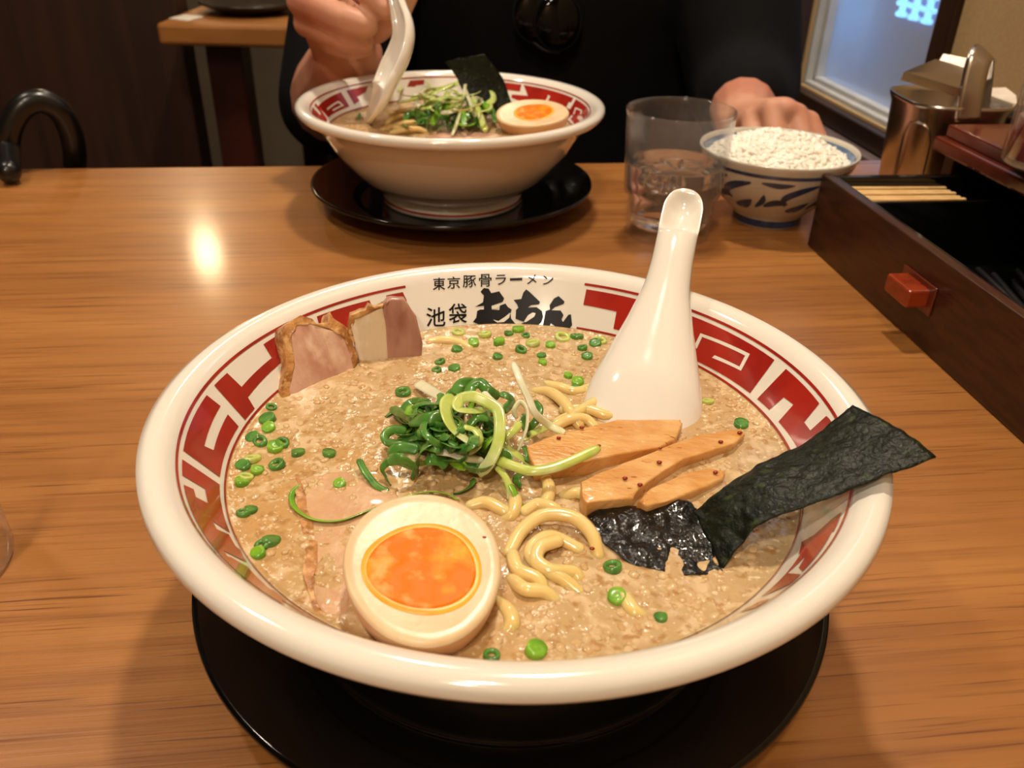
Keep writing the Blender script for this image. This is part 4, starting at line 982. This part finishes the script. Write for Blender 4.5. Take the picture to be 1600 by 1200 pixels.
# ================================================================== condiment cabinet with open drawer
cab = thing('condiment_cabinet', 'red lacquered condiment cabinet against the wall', 'cabinet', T(.43, .37, 0))
mk('top_board', tbox(.364, .498, .175, .5555, .0665, .0750, .0015), M_redlac, cab, False)
mk('moulding', tbox(.358, .500, .170, .5585, .0570, .0665, .002), M_redlac, cab, False)
mk('side_panel', tbox(.366, .498, .540, .5520, 0, .0570, .001), M_boxw, cab, False); mk('side_panel', tbox(.366, .498, .178, .190, 0, .0570, .001), M_boxw, cab, False)
mk('back_panel', tbox(.490, .498, .190, .540, 0, .0570, .001), M_boxw, cab, False); mk('bottom_panel', tbox(.366, .490, .190, .540, 0, .003, .0005), M_boxw, cab, False)
dr_ = thing('chopstick_drawer', 'dark brown drawer pulled open beside the rice bowl', 'drawer', T(.32, .36, 0))
DIVV = .482
DV0, DV1, DU0, DU1 = .205, .5275, .2670, .480
mk('front_panel', tbox(DU0, DU0 + .0065, DV0, DV1, .0005, .0500, .0008), M_boxw, dr_, False)
mk('front_lining', tbox(DU0 + .0066, DU0 + .0085, DV0 + .001, DV1 - .001, .001, .0496, .0003), M_lacq, dr_, False)
mk('drawer_side', tbox(DU0 + .0086, DU1, DV1 - .006, DV1, .001, .0490, .0008), M_lacq, dr_, False); mk('drawer_side', tbox(DU0 + .0086, DU1, DV0, DV0 + .006, .001, .0490, .0008), M_lacq, dr_, False)
mk('drawer_bottom', tbox(DU0 + .0086, DU1, DV0 + .006, DV1 - .006, .0032, .006, .0003), M_lacq, dr_, False)
mk('divider', tbox(DU0 + .0086, DU1, DIVV, DIVV + .0028, .006, .0455, .0005), M_lacq, dr_, False)
kb = Z(1412, 452, .028)
ku, kv = kb.x * CT + kb.y * ST, -kb.x * ST + kb.y * CT
kn = mk('knob', tbox(DU0 - .0125, DU0, kv - .012, kv + .012, .0225, .0325, .0012), M_knob, dr_, False)
mk('knob_plate', tbox(DU0 - .0012, DU0, kv - .0165, kv + .0165, .0195, .0355, .0005), M_redlac, dr_, False)
# pale wooden sticks and black chopsticks
random.seed(12)
for i in range(6):
    v = .4900 + .0058 * i
    z = .0405 + .0006 * (i % 2)
    vs, fs = box(.279, .352, -.0024, .0024, -.0024, .0024, .0006)
    vs = [T(x, v + y * (1 - .45 * (x - .279) / .073) + .02 * (x - .279), z + zz * (1 - .45 * (x - .279) / .073) + .0) for x, y, zz in vs]
    tag(mk('wooden_chopstick', (vs, fs), M_stickw, None, False), 'pale wooden chopstick lying in the back compartment of the drawer', 'chopstick', 'pale chopsticks in the drawer')
tag(mk('stick_tray', tbox(.277, .470, .4855, .5205, .0062, .0378, .001), M_lacq, None, False), 'black inner tray under the pale wooden chopsticks', 'tray')
for i in range(20):
    u = .286 + .0040 * (i % 10) + random.uniform(-.002, .002); lay = i // 10
    a = radians(-random.uniform(8, 24)); L_ = .205
    c = T(u + .030, .335 + random.uniform(-.012, .012), .0095 + .0062 * lay); d = T(-sin(a), cos(a), 0) - T(0, 0, 0); d = d.normalized()
    d = V((d.x, d.y, random.uniform(-.012, .012)))
    o = mk('black_chopstick', tube([c - d * L_ / 2, c, c + d * L_ / 2], [.0033, .0026, .0018], 8, 3), M_blackp)
    tag(o, 'black chopstick lying in the long front compartment of the drawer', 'chopstick', 'black chopsticks in the drawer')

# ================================================================== steel canister with tongs, bottle
KC = Y(1495, 165, .640); KC = V((KC.x, KC.y + .012, 0)); KH = .082
t = thing('condiment_canister', 'stainless steel canister with raised hinged lid behind the cabinet', 'canister', KC)
M_copper = mat('pinkish_steel', S(206, 160, 140), .28, metal=1, bump=.05, bscale=300, stretch=(1, 1, 14))
cprof = [(0, 0), (.030, 0), (.032, .003), (.0365, KH - .008), (.0385, KH - .003), (.0392, KH), (.0375, KH), (.0355, KH - .004), (.031, .008), (0, .006)]
mk('body', lathe(cprof, KC, 96, power=3.2), M_steel, t)
# embossed arch on the face towards the person's table side
def emb(a, z, off=.0006):
    r = .032 + .0045 * z / KH; ca, sa = cos(a), sin(a); q = (abs(ca) ** 3.2 + abs(sa) ** 3.2) ** (-1 / 3.2); return KC + V(((r * q + off) * ca, (r * q + off) * sa, z))
ang = [-2.75, -2.74, -2.70, -2.62, -2.50, -2.38, -2.27, -2.19, -2.15, -2.14]; zz = [.018, .05, .060, .066, .068, .068, .066, .060, .05, .018]
mk('embossed_arch', tube([emb(a, z) for a, z in zip(ang, zz)], .0009, 8, 4), M_steel, t)
# lid: shallow plate hinged up
def px_quad(name, pts, th, m, par, bev=.0006):
    P3 = [Y(*p) for p in pts]; n = (P3[1] - P3[0]).cross(P3[2] - P3[0]).normalized()
    if n.dot(CAM - P3[0]) < 0: n = -n
    return mk(name, slab(P3, n, th, bev, 0, 1), m, par, False)
px_quad('lid', [(1413, 112, .622), (1500, 138, .612), (1552, 118, .650), (1462, 92, .668)], .006, M_steel, t, .0015)
px_quad('lid_flap', [(1460, 106, .664), (1508, 122, .650), (1518, 92, .662), (1474, 84, .674)], .0015, M_steel, t, .0004)
tg = thing('steel_tongs', 'bent steel tongs standing upright in the canister', 'tongs', Y(1515, 185, .618))
q = [(1511, 190, .612), (1517, 150, .614), (1524, 115, .617), (1531, 91, .620), (1538, 82, .626), (1545, 86, .632), (1543, 120, .632), (1538, 160, .632), (1533, 190, .630)]
P3 = [Y(*p) for p in q]
mk('strip', ribbon(P3, .0165, .0012, .0, V((-.15, -1, .1)), 6, 0, False), M_steel, tg)
# white card and small dark dish
o = px_quad('paper_packet', [(1545, 137, .66), (1572, 136, .655), (1588, 148, .64), (1590, 164, .63), (1545, 148, .645)], .004, mat('packet_white', S(220, 208, 192), .6, c2=S(210, 196, 180), scale=60), None)
tag(o, 'white paper packet lying on a dark pot behind the steel canister', 'packet')
pc_ = Y(1580, 175, .665)
tag(mk('spice_pot', lathe([(0, 0), (.02, 0), (.026, .02), (.027, pc_.z - .004), (.0285, pc_.z), (.0265, pc_.z), (.024, .02), (0, .01)], V((pc_.x + .012, pc_.y, 0)), 48), M_dkbowl), 'small dark lidded pot between the canister and the oil bottle', 'pot')
bt = Z(1630, 258, .075)
t = thing('chili_oil_bottle', 'clear bottle of red chili oil on the cabinet top', 'bottle', V((bt.x, bt.y, .075)))
mk('bottle_glass', lathe([(0, 0), (.021, 0), (.0235, .002), (.0235, .050), (.020, .058), (.0185, .060), (.0172, .058), (.0215, .049), (.0218, .004), (0, .003)], bt, 64), M_glass, t)
mk('chili_oil', lathe([(0, .0035), (.0214, .0042), (.0214, .026), (0, .026)], bt, 64), mat('chili_oil', S(190, 30, 8), .05, trans=.7, c2=S(150, 18, 6), scale=60), t)
mk('cap', lathe([(.0, .076), (.012, .076), (.0185, .072), (.0195, .060), (.0185, .0595), (0, .0595)], bt, 48), M_steel, t)

# ================================================================== umbrella hooked over the table edge
t = thing('umbrella', 'black umbrella hung by its hooked handle over the table edge', 'umbrella', (-.345, .722, FLOOR + .02))
H0 = Z(14, 270, .0095)
hk = [H0, Y(12, 232, .672), Y(16, 200, .676), Y(35, 168, .682), Y(62, 158, .690), Y(92, 172, .697), Y(110, 205, .704), Y(117, 240, .709), Y(119, 270, .713)]
last = hk[-1]; hk2 = hk + [last + V((.001, .003, -.05)), last + V((.002, .004, -.11))]
mk('handle', tube(hk2, [.0088, .0092, .0094, .0094, .0092, .009, .009], 16, 8), M_rub, t)
sh = last + V((.002, .004, -.11)); mk('shaft', tube([sh, V((sh.x, sh.y, FLOOR + .03))], .004), M_steel, t)
mk('folded_canopy', tube([sh + V((0, 0, -.02)), sh + V((0, 0, -.15)), sh + V((0, 0, -.40)), V((sh.x, sh.y, FLOOR + .06))], [.012, .026, .028, .008], 16, 6), M_shirt, t)

# ================================================================== person
pr = thing('person', 'person in a black shirt holding a white soup spoon over a ramen bowl', 'person', (.04, 1.00, -.27))
def capsule(a, b, ra, rb, n=20, flat=1.0, n0=V((0, 1, 0))):
    a, b = V(a), V(b); d = (b - a); L_ = d.length
    pts = []; 
    for q in (90, 65, 40, 20): pts.append((a - d.normalized() * ra * sin(radians(q)), ra * cos(radians(q)) + 1e-5))
    for i in range(7): pts.append((a.lerp(b, i / 6), ra + (rb - ra) * i / 6))
    for q in (20, 40, 65, 90): pts.append((b + d.normalized() * rb * sin(radians(q)), rb * cos(radians(q)) + 1e-5))
    t_ = d.normalized(); nn = (n0 - t_ * n0.dot(t_)); nn = nn.normalized() if nn.length > 1e-3 else V((1, 0, 0)); bb = t_.cross(nn); vs, fs = [], []
    for c, r in pts:
        for j in range(n): an = 2 * pi * j / n; vs.append(c + bb * (r * cos(an)) + nn * (r * flat * sin(an)))
    for i in range(len(pts) - 1):
        for j in range(n): j2 = (j + 1) % n; fs.append([i * n + j, i * n + j2, (i + 1) * n + j2, (i + 1) * n + j])
    fs.append(list(range(n))); fs.append([(len(pts) - 1) * n + j for j in range(n)]); return vs, fs
def chain(pts, rad): return merge(*[capsule(a, b, ra, rb, 14) for a, b, ra, rb in zip(pts, pts[1:], rad, rad[1:])])
def remesh(o, vox, it=6, fac=.5):
    r = o.modifiers.new('join', 'REMESH'); r.mode = 'VOXEL'; r.voxel_size = vox; r.use_smooth_shade = True
    s = o.modifiers.new('soften', 'SMOOTH'); s.iterations = it; s.factor = fac; return o
# joints
shR, shL = V((-.140, 1.00, .235)), V((.195, 1.00, .235))
elR = Y(520, 205, .872); elR.z = max(elR.z, .012); wrR = Y(545, 92, .735)
elL = V((.222, .880, .040)); wrL = Y(1160, 196, .752)
hips = V((.04, 1.02, -.22)); chest = V((.04, 1.03, .12)); neck = V((.04, 1.03, .31))
body = []
body += [capsule(hips, chest, .115, .125, 24, .72), capsule(chest, V((.04, 1.02, .20)), .125, .11, 24, .7), capsule(shR, shL, .055, .055), capsule(V((.04, 1.03, .20)), V((.04, 1.005, .36)), .062, .050)]
hd = V((.04, .985, .47))
body += [ball(hd, .076, .094, .112, 32, 24), ball(hd + V((0, -.020, -.055)), .056, .070, .060, 24, 16), capsule(hd + V((0, -.088, .012)), hd + V((0, -.106, -.022)), .009, .013), ball(hd + V((0, -.086, -.060)), .022, .010, .008, 16, 10)]
for s in (-1, 1):
    body += [ball(hd + V((s * .077, .004, -.01)), .009, .018, .030, 12, 10), ball(hd + V((s * .030, -.082, .022)), .017, .010, .006, 12, 8)]
# arms
body += [chain([shR, elR, elR.lerp(wrR, .35), elR.lerp(wrR, .75), wrR], [.050, .041, .041, .034, .029]), chain([shL, elL, elL.lerp(wrL, .4), wrL], [.050, .038, .034, .024])]
# right hand closing on the spoon handle: palm, four fingers, thumb
def pxc(L_, rad): return chain([Y(*p) for p in L_], rad)
body += [capsule(wrR, Y(525, 42, .715), .027, .026, 18, .8), capsule(Y(505, 5, .706), Y(525, 55, .712), .019, .019)]
body += [pxc([(505, -42, .694), (548, -26, .668), (586, -6, .650), (602, 14, .644)], [.0105, .0098, .0092, .0080]),
         pxc([(470, 2, .690), (500, 14, .664), (540, 30, .648), (572, 40, .646)], [.0112, .0106, .0098, .0086]),
         pxc([(480, 36, .694), (505, 46, .672), (540, 60, .660), (566, 64, .660)], [.0108, .0102, .0095, .0085]),
         pxc([(500, 56, .700), (522, 68, .684), (550, 76, .676), (568, 74, .678)], [.0095, .0090, .0082, .0074]),
         pxc([(585, 40, .712), (618, 12, .690), (632, -14, .668), (628, -38, .652)], [.014, .0125, .0110, .0092])]
# left hand resting by the rice bowl
def hz(x, y, yy): return Y(x, y, yy)
kn = [hz(1176, 186, .722), hz(1208, 172, .708), hz(1243, 180, .704), hz(1262, 192, .706)]
body += [capsule(wrL, (kn[1] + kn[2]) / 2, .024, .014, 18, .8)] + [capsule(wrL + (k_ - wrL) * .4, k_, .014, .0102) for k_ in kn]
tips = [(V((kn[0].x - .004, kn[0].y - .030, .022)), V((kn[0].x, kn[0].y - .040, .0095))), (V((kn[1].x + .001, kn[1].y - .030, .024)), V((kn[1].x + .006, kn[1].y - .034, .0095))),
        (V((kn[2].x + .007, kn[2].y - .028, .024)), V((kn[2].x + .012, kn[2].y - .032, .0095))), (V((kn[3].x + .013, kn[3].y - .024, .022)), V((kn[3].x + .020, kn[3].y - .030, .009)))]
for k_, (m1, m2) in zip(kn, tips): body.append(chain([k_, m1, m2], [.0100, .0088, .0076]))
body.append(chain([wrL + V((-.004, -.014, -.008)), wrL + V((.000, -.038, -.016)), wrL + V((.010, -.058, -wrL.z + .0105))], [.0135, .0115, .0095]))
# legs
for s, hx in ((-1, -.06), (1, .14)):
    body.append(chain([V((hx, 1.0, -.22)), V((hx + s * .03, .62, -.21)), V((hx + s * .03, .66, -.62)), V((hx + s * .03, .56, FLOOR + .035))], [.075, .055, .042, .034]))
remesh(mk('body', merge(*body), M_skin, pr), .0024, 2)
# black shirt with sleeves
G = 1.0
shirt = [capsule(V((.04, 1.04, -.08)), chest, .19, .20, 40, .60), capsule(chest, V((.04, 1.03, .20)), .20, .17, 40, .58), capsule(shR, shL, .072, .072), capsule(V((.04, 1.03, .22)), V((.04, 1.015, .285)), .080, .066),
         chain([shR, shR.lerp(elR, .5), shR.lerp(elR, .98)], [.070, .062, .054]), chain([shL, shL.lerp(elL, .5), elL, elL.lerp(wrL, .40)], [.072, .068, .056, .046])]
remesh(mk('shirt', merge(*shirt), M_shirt, pr), .007, 8)
tr = []
for s, hx in ((-1, -.06), (1, .14)):
    tr.append(chain([V((hx, 1.0, -.215)), V((hx + s * .03, .62, -.205)), V((hx + s * .03, .66, -.60))], [.088, .068, .055]))
    mk('shoe', merge(capsule(V((hx + s * .03, .66, FLOOR + .042)), V((hx + s * .03, .52, FLOOR + .034)), .042, .034)), M_blackp, pr)
tr.append(capsule(V((-.05, 1.02, -.19)), V((.13, 1.02, -.19)), .105, .105, 24, .9))
remesh(mk('trousers', merge(*tr), M_pants, pr), .008, 6)
hv, hf = ball(hd + V((0, .012, .022)), .086, .098, .108, 32, 20); hv2 = [v for v in hv]
hf = [f for f in hf if not all(hv[i].y < hd.y - .045 and hv[i].z < hd.z + .055 for i in f) and not all(hv[i].z < hd.z - .03 and hv[i].y < hd.y for i in f)]
mk('hair', (hv, hf), M_hair, pr)
# bench under the person
b_ = thing('bench', 'dark wooden bench the person in black sits on', 'bench', (.04, 1.1, FLOOR))
mk('seat', box(-.42, .28, .86, 1.30, -.39, -.336, .008), M_darkw, b_, False)
for x in (-.36, .22):
    for y in (.92, 1.24): mk('leg', box(x - .025, x + .025, y - .025, y + .025, FLOOR, -.39, .003), M_darkw, b_, False)
# sunglasses hanging from the shirt collar
sg = thing('sunglasses', 'glossy black sunglasses hanging from the front of the shirt', 'sunglasses', Y(850, 82, .905))
M_lens = mat('smoked_lens', S(6, 6, 7), .03, spec=.25)
for x, y, yy in ((838, 22, .900), (872, 34, .896)):
    c = Y(x, y, yy); R = Matrix.Rotation(radians(82), 3, 'X') @ Matrix.Rotation(radians(8), 3, 'Y')
    mk('lens', ball(c, .022, .026, .006, 28, 14, R), M_lens, sg)
    mk('rim', tube([c + R @ V((.0225 * cos(a * pi / 8), .0265 * sin(a * pi / 8), 0)) for a in range(17)], .0010, 8, 3), M_shirt, sg)
mk('temple', tube([Y(826, 60, .898), Y(850, 78, .896), Y(872, 82, .895)], .0022, 8, 6), M_blackp, sg)
